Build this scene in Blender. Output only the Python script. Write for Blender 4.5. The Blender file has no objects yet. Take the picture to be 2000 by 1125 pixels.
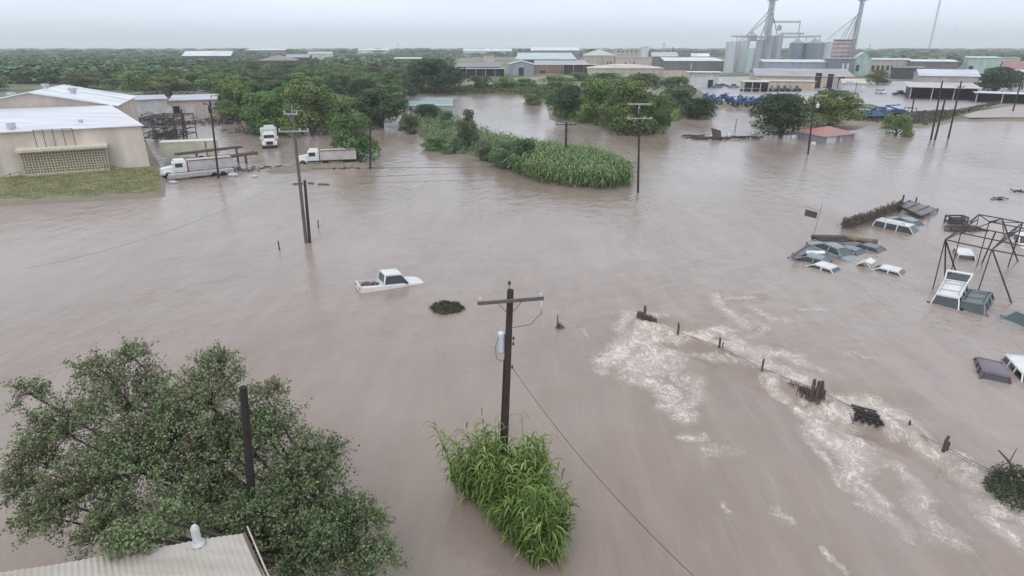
import bpy, math, random
import numpy as np
from mathutils import Vector, Matrix
R = math.radians
S = bpy.context.scene
COL = S.collection

# ------------------------------------------------------------------ camera
F, TH, CH = 1213.0, R(21.2), 18.0
cam = bpy.data.objects.new('camera', bpy.data.cameras.new('camera'))
COL.objects.link(cam)
cam.location = (0, 0, CH)
cam.rotation_euler = (R(90) - TH, 0, 0)
cam.data.sensor_width = 36
cam.data.lens = 36 * F / 2000
cam.data.clip_start = 0.1
cam.data.clip_end = 40000
S.camera = cam

# ------------------------------------------------------------------ sky: Nishita daylight under an even cloud deck
SUN_EL, SUN_AZ = R(55), R(200)
w = bpy.data.worlds.new('World'); S.world = w; w.use_nodes = True
nt = w.node_tree; N = nt.nodes; L = nt.links
N.clear()
out = N.new('ShaderNodeOutputWorld'); bg = N.new('ShaderNodeBackground')
sky = N.new('ShaderNodeTexSky'); sky.sky_type = 'NISHITA'; sky.sun_disc = False
sky.sun_elevation = SUN_EL; sky.sun_rotation = SUN_AZ
tc = N.new('ShaderNodeTexCoord'); sep = N.new('ShaderNodeSeparateXYZ')
L.new(tc.outputs['Generated'], sep.inputs[0])
ramp = N.new('ShaderNodeValToRGB')
cr = ramp.color_ramp
cr.elements[0].position = 0.0; cr.elements[0].color = (6.1, 7.0, 8.6, 1)
cr.elements[1].position = 1.0; cr.elements[1].color = (7.2, 7.7, 8.5, 1)
e = cr.elements.new(0.035); e.color = (7.4, 8.4, 9.9, 1)
e = cr.elements.new(0.10); e.color = (7.8, 8.7, 9.9, 1)
L.new(sep.outputs['Z'], ramp.inputs[0])
mp = N.new('ShaderNodeMapping'); mp.inputs['Scale'].default_value = (1.2, 1.2, 9)
L.new(tc.outputs['Generated'], mp.inputs[0])
nz = N.new('ShaderNodeTexNoise'); nz.inputs['Scale'].default_value = 1.6
nz.inputs['Detail'].default_value = 5; nz.inputs['Roughness'].default_value = 0.55
L.new(mp.outputs[0], nz.inputs[0])
mr = N.new('ShaderNodeMapRange'); mr.inputs[1].default_value = 0.3; mr.inputs[2].default_value = 0.7
mr.inputs[3].default_value = 0.90; mr.inputs[4].default_value = 1.07
L.new(nz.outputs['Fac'], mr.inputs[0])
mul = N.new('ShaderNodeMixRGB'); mul.blend_type = 'MULTIPLY'; mul.inputs[0].default_value = 1
L.new(ramp.outputs[0], mul.inputs[1]); L.new(mr.outputs[0], mul.inputs[2])
mx = N.new('ShaderNodeMixRGB'); mx.inputs[0].default_value = 0.93
L.new(sky.outputs[0], mx.inputs[1]); L.new(mul.outputs[0], mx.inputs[2])
L.new(mx.outputs[0], bg.inputs['Color']); bg.inputs['Strength'].default_value = 0.11
L.new(bg.outputs[0], out.inputs[0])

sun = bpy.data.objects.new('sun', bpy.data.lights.new('sun', 'SUN'))
COL.objects.link(sun)
sun.data.energy = 0.7; sun.data.angle = R(25); sun.data.color = (1, .97, .92)
sun.rotation_euler = (R(90) - SUN_EL, 0, R(180) - SUN_AZ + R(0))
sun.location = (0, -20, 60)
S.view_settings.view_transform = 'Standard'; S.view_settings.look = 'None'
S.view_settings.gamma = 1; S.view_settings.use_curve_mapping = False
S.view_settings.exposure = 0.28
S.cycles.volume_bounces = 2
S.cycles.max_bounces = 5

# ------------------------------------------------------------------ camera geometry -> places in the world
CT, ST = math.cos(TH), math.sin(TH)
def P(px, py, z=0.0):
    u = (px - 1000) / F; v = (562.5 - py) / F
    t = (z - CH) / (-ST + v * CT)
    return Vector((u * t, (CT + v * ST) * t, z))
def D(px, py, Y):
    u = (px - 1000) / F; v = (562.5 - py) / F
    t = Y / (CT + v * ST)
    return Vector((u * t, Y, CH + t * (-ST + v * CT)))
def ZP(py, Y): return D(1000, py, Y).z
def XP(px, Y, z=0.6): return (px - 1000) / F * (Y * CT + (CH - z) * ST)
def GY(py, z=0.6): return P(1000, py, z).y
rng = np.random.default_rng(7)
rnd = random.Random(11)

# ------------------------------------------------------------------ noise
def _hash(i, j, s):
    h = (i.astype(np.int64) * 374761393 + j.astype(np.int64) * 668265263 + s * 974634777) & 0x7fffffff
    h = ((h ^ (h >> 13)) * 1274126177) & 0x7fffffff
    return ((h ^ (h >> 16)) & 0xffff) / 65535.0
def vn(x, y, s=0):
    i = np.floor(x); j = np.floor(y); fx = x - i; fy = y - j
    fx = fx * fx * (3 - 2 * fx); fy = fy * fy * (3 - 2 * fy)
    a = _hash(i, j, s); b = _hash(i + 1, j, s); c = _hash(i, j + 1, s); d = _hash(i + 1, j + 1, s)
    return (a * (1 - fx) + b * fx) * (1 - fy) + (c * (1 - fx) + d * fx) * fy - 0.5
def fbm(x, y, s=0, o=4):
    r = 0; a = 1
    for k in range(o):
        r = r + a * vn(x, y, s + k); x = x * 2.03; y = y * 2.03; a *= .5
    return r
def sstep(a, b, x):
    t = np.clip((x - a) / (b - a), 0, 1); return t * t * (3 - 2 * t)

# ------------------------------------------------------------------ materials
MC = {}
def mat(name, col, rough=.7, metal=0, var=.12, vscale=3.0, col2=None, bump=0, bscale=20, stretch=None, spec=.4,
        wave=None, alpha=1, objrand=0, tint=None):
    if name in MC: return MC[name]
    m = bpy.data.materials.new(name); m.use_nodes = True
    t = m.node_tree; b = t.nodes['Principled BSDF']
    b.inputs['Roughness'].default_value = rough; b.inputs['Metallic'].default_value = metal
    b.inputs['Specular IOR Level'].default_value = spec
    g = t.nodes.new('ShaderNodeTexCoord').outputs['Object']
    if stretch:
        mp = t.nodes.new('ShaderNodeMapping'); mp.inputs['Scale'].default_value = stretch
        t.links.new(g, mp.inputs[0]); g = mp.outputs[0]
    n = t.nodes.new('ShaderNodeTexNoise'); n.inputs['Scale'].default_value = vscale; n.inputs['Detail'].default_value = 6
    n.inputs['Roughness'].default_value = .6
    t.links.new(g, n.inputs[0])
    r = t.nodes.new('ShaderNodeMapRange'); r.inputs[1].default_value = .3; r.inputs[2].default_value = .7
    t.links.new(n.outputs['Fac'], r.inputs[0])
    c2 = col2 if col2 else tuple(c * (1 - 2.2 * var) for c in col)
    c1 = tuple(min(1, c * (1 + var)) for c in col) if not col2 else col
    mixc = t.nodes.new('ShaderNodeMixRGB'); mixc.inputs[1].default_value = (*c2, 1); mixc.inputs[2].default_value = (*c1, 1)
    t.links.new(r.outputs[0], mixc.inputs[0])
    o = mixc.outputs[0]
    if tint:
        at = t.nodes.new('ShaderNodeAttribute'); at.attribute_name = 'tint'
        rr = t.nodes.new('ShaderNodeValToRGB')
        rr.color_ramp.elements[0].color = (*tint[0], 1); rr.color_ramp.elements[1].color = (*tint[-1], 1)
        for k, cc in enumerate(tint[1:-1]):
            el = rr.color_ramp.elements.new((k + 1) / (len(tint) - 1)); el.color = (*cc, 1)
        t.links.new(at.outputs['Fac'], rr.inputs[0]); o = rr.outputs[0]
    if objrand:
        oi = t.nodes.new('ShaderNodeObjectInfo')
        hs = t.nodes.new('ShaderNodeHueSaturation')
        a = t.nodes.new('ShaderNodeMapRange'); a.inputs[3].default_value = .5 - .035 * objrand; a.inputs[4].default_value = .5 + .035 * objrand
        v = t.nodes.new('ShaderNodeMapRange'); v.inputs[3].default_value = 1 - .35 * objrand; v.inputs[4].default_value = 1 + .45 * objrand
        ml = t.nodes.new('ShaderNodeMath'); ml.operation = 'MULTIPLY'; ml.inputs[1].default_value = 7.31
        fr = t.nodes.new('ShaderNodeMath'); fr.operation = 'FRACT'
        t.links.new(oi.outputs['Random'], ml.inputs[0]); t.links.new(ml.outputs[0], fr.inputs[0])
        t.links.new(oi.outputs['Random'], a.inputs[0]); t.links.new(fr.outputs[0], v.inputs[0])
        t.links.new(a.outputs[0], hs.inputs['Hue']); t.links.new(v.outputs[0], hs.inputs['Value'])
        t.links.new(o, hs.inputs['Color']); o = hs.outputs[0]
    t.links.new(o, b.inputs['Base Color'])
    h = None
    if wave:
        axis, sc = wave
        wv = t.nodes.new('ShaderNodeTexWave'); wv.bands_direction = axis; wv.inputs['Scale'].default_value = sc
        wv.inputs['Distortion'].default_value = 0
        t.links.new(t.nodes.new('ShaderNodeTexCoord').outputs['Object'], wv.inputs[0]); h = wv.outputs['Fac']
        bs = .5
    elif bump:
        nb = t.nodes.new('ShaderNodeTexNoise'); nb.inputs['Scale'].default_value = bscale; nb.inputs['Detail'].default_value = 5
        t.links.new(g, nb.inputs[0]); h = nb.outputs['Fac']; bs = bump
    if h:
        bp = t.nodes.new('ShaderNodeBump'); bp.inputs['Strength'].default_value = bs; bp.inputs['Distance'].default_value = .05
        t.links.new(h, bp.inputs['Height']); t.links.new(bp.outputs[0], b.inputs['Normal'])
    MC[name] = m
    return m

# ------------------------------------------------------------------ mesh builder
class MB:
    def __init__(s): s.v = []; s.f = []; s.m = []
    def add(s, vs, fs, m=0):
        o = len(s.v); s.v += [tuple(v) for v in vs]; s.f += [tuple(i + o for i in f) for f in fs]; s.m += [m] * len(fs)
        return s
    def box(s, c, d, rot=None, m=0, taper=1):
        x, y, z = (k / 2 for k in d); c = Vector(c)
        vs = [Vector((sx * x * (taper if sz > 0 else 1), sy * y * (taper if sz > 0 else 1), sz * z)) for sz in (-1, 1) for sx, sy in ((-1, -1), (1, -1), (1, 1), (-1, 1))]
        if rot is not None: vs = [rot @ v for v in vs]
        return s.add([c + v for v in vs], [(3, 2, 1, 0), (4, 5, 6, 7), (0, 1, 5, 4), (1, 2, 6, 5), (2, 3, 7, 6), (3, 0, 4, 7)], m)
    def bb(s, x0, x1, y0, y1, z0, z1, m=0):
        return s.box(((x0 + x1) / 2, (y0 + y1) / 2, (z0 + z1) / 2), (x1 - x0, y1 - y0, z1 - z0), None, m)
    def bar(s, a, b, w, h=None, m=0):
        a = Vector(a); b = Vector(b); h = h or w; d = b - a; ln = d.length
        if ln < 1e-6: return s
        rot = d.to_track_quat('X', 'Z').to_matrix()
        return s.box((a + b) / 2, (ln, w, h), rot, m)
    def tube(s, pts, rad, n=6, m=0, cap=True):
        pts = [Vector(p) for p in pts]
        if not hasattr(rad, '__len__'): rad = [rad] * len(pts)
        o = len(s.v); up = Vector((0, 0, 1)); prev = None
        for i, p in enumerate(pts):
            d = (pts[min(i + 1, len(pts) - 1)] - pts[max(i - 1, 0)]).normalized()
            if prev is None:
                u = d.cross(up if abs(d.z) < .9 else Vector((1, 0, 0))).normalized()
            else:
                u = (prev - d * prev.dot(d)).normalized()
            prev = u; w_ = d.cross(u)
            for k in range(n):
                a = 2 * math.pi * k / n
                s.v.append(tuple(p + (u * math.cos(a) + w_ * math.sin(a)) * rad[i]))
        fs = []
        for i in range(len(pts) - 1):
            for k in range(n):
                k2 = (k + 1) % n
                fs.append((o + i * n + k, o + i * n + k2, o + (i + 1) * n + k2, o + (i + 1) * n + k))
        if cap:
            fs.append(tuple(o + k for k in range(n))[::-1]); e_ = o + (len(pts) - 1) * n
            fs.append(tuple(e_ + k for k in range(n)))
        s.f += fs; s.m += [m] * len(fs)
        return s
    def slab(s, a, b, c, d, th, m=0):
        a, b, c, d = map(Vector, (a, b, c, d)); n = (b - a).cross(d - a).normalized() * th
        return s.add([a - n, b - n, c - n, d - n, a, b, c, d], [(3, 2, 1, 0), (4, 5, 6, 7), (0, 1, 5, 4), (1, 2, 6, 5), (2, 3, 7, 6), (3, 0, 4, 7)], m)
    def prism(s, poly, z0, z1, m=0):
        n = len(poly)
        vs = [(p[0], p[1], z0) for p in poly] + [(p[0], p[1], z1) for p in poly]
        return s.add(vs, [tuple(range(n))[::-1], tuple(range(n, 2 * n))] + [(i, (i + 1) % n, n + (i + 1) % n, n + i) for i in range(n)], m)
    def build(s, name, mats, parent=None, smooth=False, loc=None):
        me = bpy.data.meshes.new(name)
        me.from_pydata(s.v, [], s.f)
        if not isinstance(mats, (list, tuple)): mats = [mats]
        for m in mats: me.materials.append(m)
        me.polygons.foreach_set('material_index', s.m)
        if smooth:
            me.polygons.foreach_set('use_smooth', [True] * len(s.f))
        me.update()
        o = bpy.data.objects.new(name, me); COL.objects.link(o)
        if parent: o.parent = parent
        if loc is not None: o.location = loc
        return o
def npmesh(name, v, f, mats, parent=None, smooth=False, attrs=None, k=4):
    """v (n,3), f (m,k) numpy"""
    me = bpy.data.meshes.new(name)
    nv, nf = len(v), len(f)
    me.vertices.add(nv); me.vertices.foreach_set('co', np.ascontiguousarray(v, dtype=np.float32).ravel())
    me.loops.add(nf * k); me.loops.foreach_set('vertex_index', np.ascontiguousarray(f, dtype=np.int32).ravel())
    me.polygons.add(nf); me.polygons.foreach_set('loop_start', np.arange(0, nf * k, k, dtype=np.int32))
    me.polygons.foreach_set('loop_total', np.full(nf, k, dtype=np.int32))
    if smooth: me.polygons.foreach_set('use_smooth', np.ones(nf, dtype=bool))
    for m in (mats if isinstance(mats, (list, tuple)) else [mats]): me.materials.append(m)
    for nme, (dom, arr) in (attrs or {}).items():
        a = me.attributes.new(nme, 'FLOAT', dom); a.data.foreach_set('value', np.ascontiguousarray(arr, dtype=np.float32))
    me.update(calc_edges=True)
    o = bpy.data.objects.new(name, me); COL.objects.link(o)
    if parent: o.parent = parent
    return o
def tag(o, label=None, cat=None, group=None, kind=None):
    if label: o['label'] = label
    if cat: o['category'] = cat
    if group: o['group'] = group
    if kind: o['kind'] = kind
    return o
def empty(name, loc, label, cat, group=None, rz=0, rot=None):
    o = bpy.data.objects.new(name, None); COL.objects.link(o); o.location = loc
    o.rotation_euler = rot if rot else (0, 0, rz)
    o.empty_display_size = .3
    return tag(o, label, cat, group)
def dup(root, loc, rz=0, label=None, scale=None, group=None, rot=None):
    r = root.copy(); COL.objects.link(r); r.location = loc; r.rotation_euler = rot if rot else (0, 0, rz)
    if label: r['label'] = label
    if group: r['group'] = group
    if scale: r.scale = scale
    for ch in list(root.children):
        c = ch.copy(); COL.objects.link(c); c.parent = r
        for g in list(ch.children):
            d = g.copy(); COL.objects.link(d); d.parent = c
    return r

# ------------------------------------------------------------------ terrain
def W(pts, z=0.0): return [tuple(P(a, b, z).xy) for a, b in pts]
def sdist(poly, X, Y):
    """signed distance, positive inside"""
    p = np.array(poly, dtype=float); n = len(p)
    d2 = np.full(X.shape, 1e18); ins = np.zeros(X.shape, dtype=bool)
    for i in range(n):
        a = p[i]; b = p[(i + 1) % n]; ab = b - a
        t = np.clip(((X - a[0]) * ab[0] + (Y - a[1]) * ab[1]) / (ab @ ab + 1e-12), 0, 1)
        d2 = np.minimum(d2, (X - a[0] - t * ab[0]) ** 2 + (Y - a[1] - t * ab[1]) ** 2)
        c = ((a[1] > Y) != (b[1] > Y))
        with np.errstate(divide='ignore', invalid='ignore'):
            xi = a[0] + (Y - a[1]) * ab[0] / (ab[1] if ab[1] else 1e-12)
        ins ^= c & (X < xi)
    return np.sqrt(d2) * np.where(ins, 1, -1)
SHORE = W([(2500, 245), (2000, 236), (1905, 235), (1868, 236), (1840, 242), (1800, 250), (1750, 246), (1690, 243),
           (1600, 232), (1500, 216), (1440, 210), (1385, 213), (1395, 226), (1330, 233), (1290, 255), (1180, 256), (1110, 244),
           (1075, 232), (1070, 205), (1050, 196), (1000, 184), (930, 184), (880, 186), (800, 187), (794, 212),
           (745, 236), (742, 250), (700, 262), (610, 258), (560, 250), (520, 250), (450, 236), (432, 222), (428, 197),
           (330, 191), (240, 191), (226, 206), (262, 240), (312, 330), (320, 345), (318, 384), (150, 394), (0, 402), (-250, 410), (-900, 430)])
LAND = SHORE + [(-9000, 60), (-9000, 9000), (9000, 9000), (9000, 160)]
ISLE = W([(1460, 238), (1472, 252), (1510, 263), (1570, 262), (1620, 262), (1690, 250), (1700, 240), (1560, 228)])
SPIT = W([(775, 238), (850, 222), (905, 245), (1000, 283), (1100, 300), (1180, 312), (1228, 345), (1235, 368), (1160, 374),
          (1050, 358), (960, 318), (880, 294), (830, 276), (776, 252)])
MUD = W([(512, 336), (560, 326), (700, 318), (728, 325), (640, 331), (560, 338)])
def height(X, Y):
    h = -1.3 + 1.9 * sstep(-3.0, 1.2, sdist(LAND, X, Y))
    h = np.maximum(h, -1.3 + 1.7 * sstep(-2, 1, sdist(ISLE, X, Y)))
    h = np.maximum(h, -1.3 + 1.42 * sstep(-2, 1, sdist(SPIT, X, Y)))
    h = np.maximum(h, -1.3 + 1.72 * sstep(-1, .4, sdist(MUD, X, Y)))
    return h
def axis(segs):
    r = []
    for a, b, s in segs: r += list(np.arange(a, b, s))
    return np.array(r + [segs[-1][1]])
def gridmesh(name, xs, ys, zf, m, **kw):
    X, Y = np.meshgrid(xs, ys); Z, attrs = zf(X, Y)
    nx = len(xs); ny = len(ys)
    i = np.arange(nx * ny).reshape(ny, nx)
    f = np.stack([i[:-1, :-1], i[:-1, 1:], i[1:, 1:], i[1:, :-1]], -1).reshape(-1, 4)
    at = {k: ('POINT', a.ravel()) for k, a in attrs.items()}
    return npmesh(name, np.stack([X.ravel(), Y.ravel(), Z.ravel()], -1), f, m, smooth=True, attrs=at, **kw)
def ground_mat():
    m = bpy.data.materials.new('ground_soil'); m.use_nodes = True; t = m.node_tree; b = t.nodes['Principled BSDF']
    b.inputs['Roughness'].default_value = .85
    tc = t.nodes.new('ShaderNodeTexCoord')
    def noise(sc, det=5):
        n = t.nodes.new('ShaderNodeTexNoise'); n.inputs['Scale'].default_value = sc; n.inputs['Detail'].default_value = det
        t.links.new(tc.outputs['Object'], n.inputs[0]); return n.outputs['Fac']
    r1 = t.nodes.new('ShaderNodeValToRGB'); e = r1.color_ramp.elements
    e[0].position = .36; e[0].color = (.06, .085, .035, 1); e[1].position = .66; e[1].color = (.30, .25, .20, 1)
    x = e.new(.5); x.color = (.16, .17, .08, 1)
    t.links.new(noise(.02), r1.inputs[0])
    r2 = t.nodes.new('ShaderNodeValToRGB'); e = r2.color_ramp.elements
    e[0].position = .35; e[0].color = (.13, .135, .075, 1); e[1].position = .65; e[1].color = (.27, .26, .14, 1)
    t.links.new(noise(.9), r2.inputs[0])
    sp = t.nodes.new('ShaderNodeSeparateXYZ'); t.links.new(tc.outputs['Object'], sp.inputs[0])
    # near ground is sparse grass, far ground mixed brush and bare soil
    mr = t.nodes.new('ShaderNodeMapRange'); mr.inputs[1].default_value = 130; mr.inputs[2].default_value = 200
    t.links.new(sp.outputs['Y'], mr.inputs[0])
    mm = t.nodes.new('ShaderNodeMixRGB'); t.links.new(mr.outputs[0], mm.inputs[0]); t.links.new(r2.outputs[0], mm.inputs[1]); t.links.new(r1.outputs[0], mm.inputs[2])
    # silt left along the waterline
    m2 = t.nodes.new('ShaderNodeMapRange'); m2.inputs[1].default_value = .30; m2.inputs[2].default_value = .56
    t.links.new(sp.outputs['Z'], m2.inputs[0])
    m3 = t.nodes.new('ShaderNodeMixRGB'); t.links.new(m2.outputs[0], m3.inputs[0]); m3.inputs[1].default_value = (.23, .19, .15, 1); t.links.new(mm.outputs[0], m3.inputs[2])
    t.links.new(m3.outputs[0], b.inputs['Base Color'])
    bp = t.nodes.new('ShaderNodeBump'); bp.inputs['Strength'].default_value = .5; bp.inputs['Distance'].default_value = .1
    t.links.new(noise(6), bp.inputs['Height']); t.links.new(bp.outputs[0], b.inputs['Normal'])
    return m
gx = axis([(-8500, -1000, 500), (-1000, -300, 50), (-300, -120, 6), (-120, 120, 1.5), (120, 300, 6), (300, 1000, 50), (1000, 8500, 500)])
gy = axis([(-60, 60, 6), (60, 260, 1.5), (260, 600, 20), (600, 2000, 100), (2000, 8500, 500)])
tag(gridmesh('ground', gx, gy, lambda X, Y: (height(X, Y) + .05 * fbm(X / 3, Y / 3) * (height(X, Y) > 0), {}), ground_mat()), kind='structure')

def sheet(name, pts, z, m, world=False, sub=None):
    poly = pts if world else W(pts, z)
    b = MB(); b.add([(x, y, z) for x, y in poly], [tuple(range(len(poly)))])
    o = b.build(name, m)
    if o.data.polygons[0].normal.z < 0: o.data.flip_normals()
    return tag(o, kind='structure')
yard_m = mat('wet_concrete', (.40, .37, .36), rough=.35, col2=(.30, .27, .26), vscale=.06, bump=.2, bscale=1.0, stretch=(.4, 1, 1))
sheet('yard', [(1700, 203), (1768, 222), (1900, 214), (1958, 205), (1976, 197), (2300, 200), (2600, 150), (1900, 158), (1690, 158), (1560, 148), (1400, 150), (1330, 160), (1370, 178), (1390, 198), (1520, 203)], .665, yard_m)
sheet('road', [(1880, 226), (1905, 218), (1962, 209), (2000, 203), (2500, 206), (2500, 236), (2000, 229), (1895, 230)], .67, mat('road_silt', (.42, .34, .30), rough=.5, col2=(.33, .28, .25), vscale=.3))
sheet('farm_track', [(1420, 146), (1560, 146), (1560, 135), (1420, 139)], .67, mat('verge_grass', (.20, .24, .13), rough=.9, col2=(.14, .17, .09), vscale=.1))

# ------------------------------------------------------------------ water
FENCE_PX = [(1228, 612), (1262, 640), (1323, 662), (1403, 690), (1487, 734), (1590, 776), (1690, 824), (1765, 850), (1840, 890), (1945, 945), (2060, 1010)]
FL = [P(a, b) for a, b in FENCE_PX]
def seg_dist(pts, X, Y):
    best = np.full(X.shape, 1e9); side = np.zeros(X.shape); along = np.zeros(X.shape); acc = 0
    for a, b in zip(pts[:-1], pts[1:]):
        dx, dy = b[0] - a[0], b[1] - a[1]; l2 = dx * dx + dy * dy
        t = np.clip(((X - a[0]) * dx + (Y - a[1]) * dy) / l2, 0, 1)
        ex = X - a[0] - t * dx; ey = Y - a[1] - t * dy; d = np.sqrt(ex * ex + ey * ey)
        c = (dx * ey - dy * ex); u = d < best
        best = np.where(u, d, best); side = np.where(u, np.sign(c), side); along = np.where(u, acc + t * math.sqrt(l2), along)
        acc += math.sqrt(l2)
    return best, side, along
# foam trails: pixel polyline, half width in metres, strength
FOAM = [
 ([(1225, 612), (1250, 612), (1300, 618)], .35, .6), ([(1222, 618), (1216, 640), (1225, 655)], .5, .7),
 ([(1255, 648), (1235, 665), (1212, 690), (1190, 705)], .9, 1.0), ([(1270, 655), (1262, 690), (1240, 720)], 1.1, .85),
 ([(1260, 640), (1300, 650), (1330, 668)], .5, .9), ([(1300, 690), (1270, 715), (1250, 735)], .9, .8),
 ([(1190, 700), (1180, 725)], .5, .6), ([(1255, 735), (1285, 750), (1310, 770), (1318, 790), (1335, 812)], .7, .75),
 ([(1325, 700), (1310, 725), (1325, 745)], .5, .5), ([(1340, 735), (1360, 745), (1352, 770), (1342, 790), (1360, 805)], .5, .5),
 ([(1345, 660), (1380, 645), (1415, 642), (1435, 668), (1440, 690)], .6, .85), ([(1360, 665), (1395, 675), (1430, 682)], .8, .9),
 ([(1300, 685), (1350, 690), (1400, 700), (1470, 715)], .35, .5), ([(1440, 690), (1490, 688), (1530, 690), (1550, 692)], .6, .8),
 ([(1480, 700), (1500, 720), (1525, 725), (1545, 740), (1570, 745)], .8, .8), ([(1540, 692), (1570, 715), (1600, 722)], .6, .55),
 ([(1400, 573), (1410, 600), (1440, 620), (1460, 640)], .5, .6), ([(1405, 585), (1450, 578), (1480, 582)], .25, .4), ([(1470, 600), (1500, 620), (1540, 625)], .4, .4),
 ([(1455, 618), (1500, 640), (1470, 660)], .4, .35), ([(1560, 604), (1612, 604)], .3, .5), ([(1650, 690), (1668, 700)], .3, .3),
 ([(1500, 745), (1530, 775), (1570, 800), (1600, 830)], .35, .75), ([(1575, 775), (1560, 800)], .3, .8), ([(1570, 803), (1600, 800), (1650, 815), (1700, 825)], .55, 1.0),
 ([(1600, 805), (1598, 830), (1610, 850), (1640, 870), (1670, 900)], .7, .9), ([(1650, 830), (1680, 870), (1678, 910), (1660, 930)], .7, .7),
 ([(1618, 860), (1650, 900), (1670, 925), (1690, 960), (1730, 985)], .35, .7), ([(1580, 850), (1610, 900), (1640, 940), (1680, 970), (1720, 1000)], .25, .55),
 ([(1655, 785), (1700, 780), (1735, 800), (1720, 825)], .7, 1.0), ([(1670, 800), (1720, 800), (1760, 830)], .6, 1.0), ([(1745, 815), (1790, 850), (1830, 868), (1870, 895)], .35, .9),
 ([(1730, 835), (1780, 865), (1830, 890)], .4, .85), ([(1840, 885), (1890, 915), (1940, 945)], .4, .6), ([(1800, 880), (1870, 920)], .3, .4),
 ([(1740, 905), (1790, 950), (1800, 1000), (1830, 1040), (1870, 1060)], .6, .5), ([(1690, 990), (1740, 1010), (1780, 1050)], .4, .5),
 ([(1880, 930), (1920, 960), (1930, 1000), (1990, 1040)], .6, .6), ([(1940, 990), (1990, 1000), (2050, 1030)], 1.0, 1.0), ([(1920, 1010), (1960, 1040), (2040, 1090)], .4, .9),
 ([(1320, 855), (1372, 858)], .3, .6), ([(1375, 880), (1435, 885)], .5, .35), ([(1612, 1072), (1650, 1125)], .12, .7), ([(1420, 985), (1430, 1000)], .15, .5),
 ([(1520, 990), (1540, 1020)], .3, .3), ([(1100, 630), (1130, 640), (1155, 660)], .15, .5), ([(1665, 685), (1690, 700)], .4, .3),
]
def foamdens(X, Y):
    d = np.zeros(X.shape)
    for px, wd, st in FOAM:
        pts = [P(a, b) for a, b in px]
        xs = [p.x for p in pts]; ys = [p.y for p in pts]; mrg = wd * 3
        k = (X > min(xs) - mrg) & (X < max(xs) + mrg) & (Y > min(ys) - mrg) & (Y < max(ys) + mrg)
        if not k.any(): continue
        wx = X[k] + .5 * fbm(X[k] / 1.1, Y[k] / 1.1, 3); wy = Y[k] + .5 * fbm(X[k] / 1.1, Y[k] / 1.1, 9)
        q, _, _ = seg_dist(pts, wx, wy)
        d[k] = np.maximum(d[k], st * np.exp(-(q / wd) ** 2))
    return np.clip(d, 0, 1)
def water_z(X, Y):
    best, side, along = seg_dist(FL, X, Y)
    up = side > 0      # beyond the fence, where the flow piles up
    amp = np.clip(.50 + .42 * fbm(along / 2.6, along * 0, 5), .12, .9)
    amp = amp * sstep(0, 2.0, along)
    pile = np.where(up, amp * np.exp(-best / 2.0), amp * np.exp(-(best / .55) ** 2))
    trough = np.where(~up, -.35 * amp * np.exp(-((best - 1.0) / .7) ** 2), 0)
    fd = foamdens(X, Y)
    z = pile + trough + fd * (.46 * fbm(X / .9, Y / .7, 31, 3) + .12 * fbm(X / .32, Y / .32, 35, 2))
    # running water: long low swells, livelier on the right of the near channel
    rough = .25 + .75 * sstep(2, 14, X) * (1 - sstep(40, 60, Y))
    u = X * .82 + Y * .57; v_ = -X * .57 + Y * .82
    near = (1 - sstep(45, 110, Y))
    z = z + rough * near * (.11 * fbm(u / 5.0, v_ / 1.7, 41, 3) + .035 * fbm(u / 1.2, v_ / .6, 43, 3))
    # hump streaming off the first and the sixth post
    for (hx, hy), (ex, ey), a, wd in (((1262, 625), (1400, 655), .30, .8), ((1600, 775), (1760, 790), .3, 1.0), ((1420, 588), (1490, 585), .15, .6)):
        q, s_, al = seg_dist([P(hx, hy), P(ex, ey)], X, Y)
        z = z - 1.25 * a * np.exp(-(q / wd) ** 2)
    return z, {'foam': fd}
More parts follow.
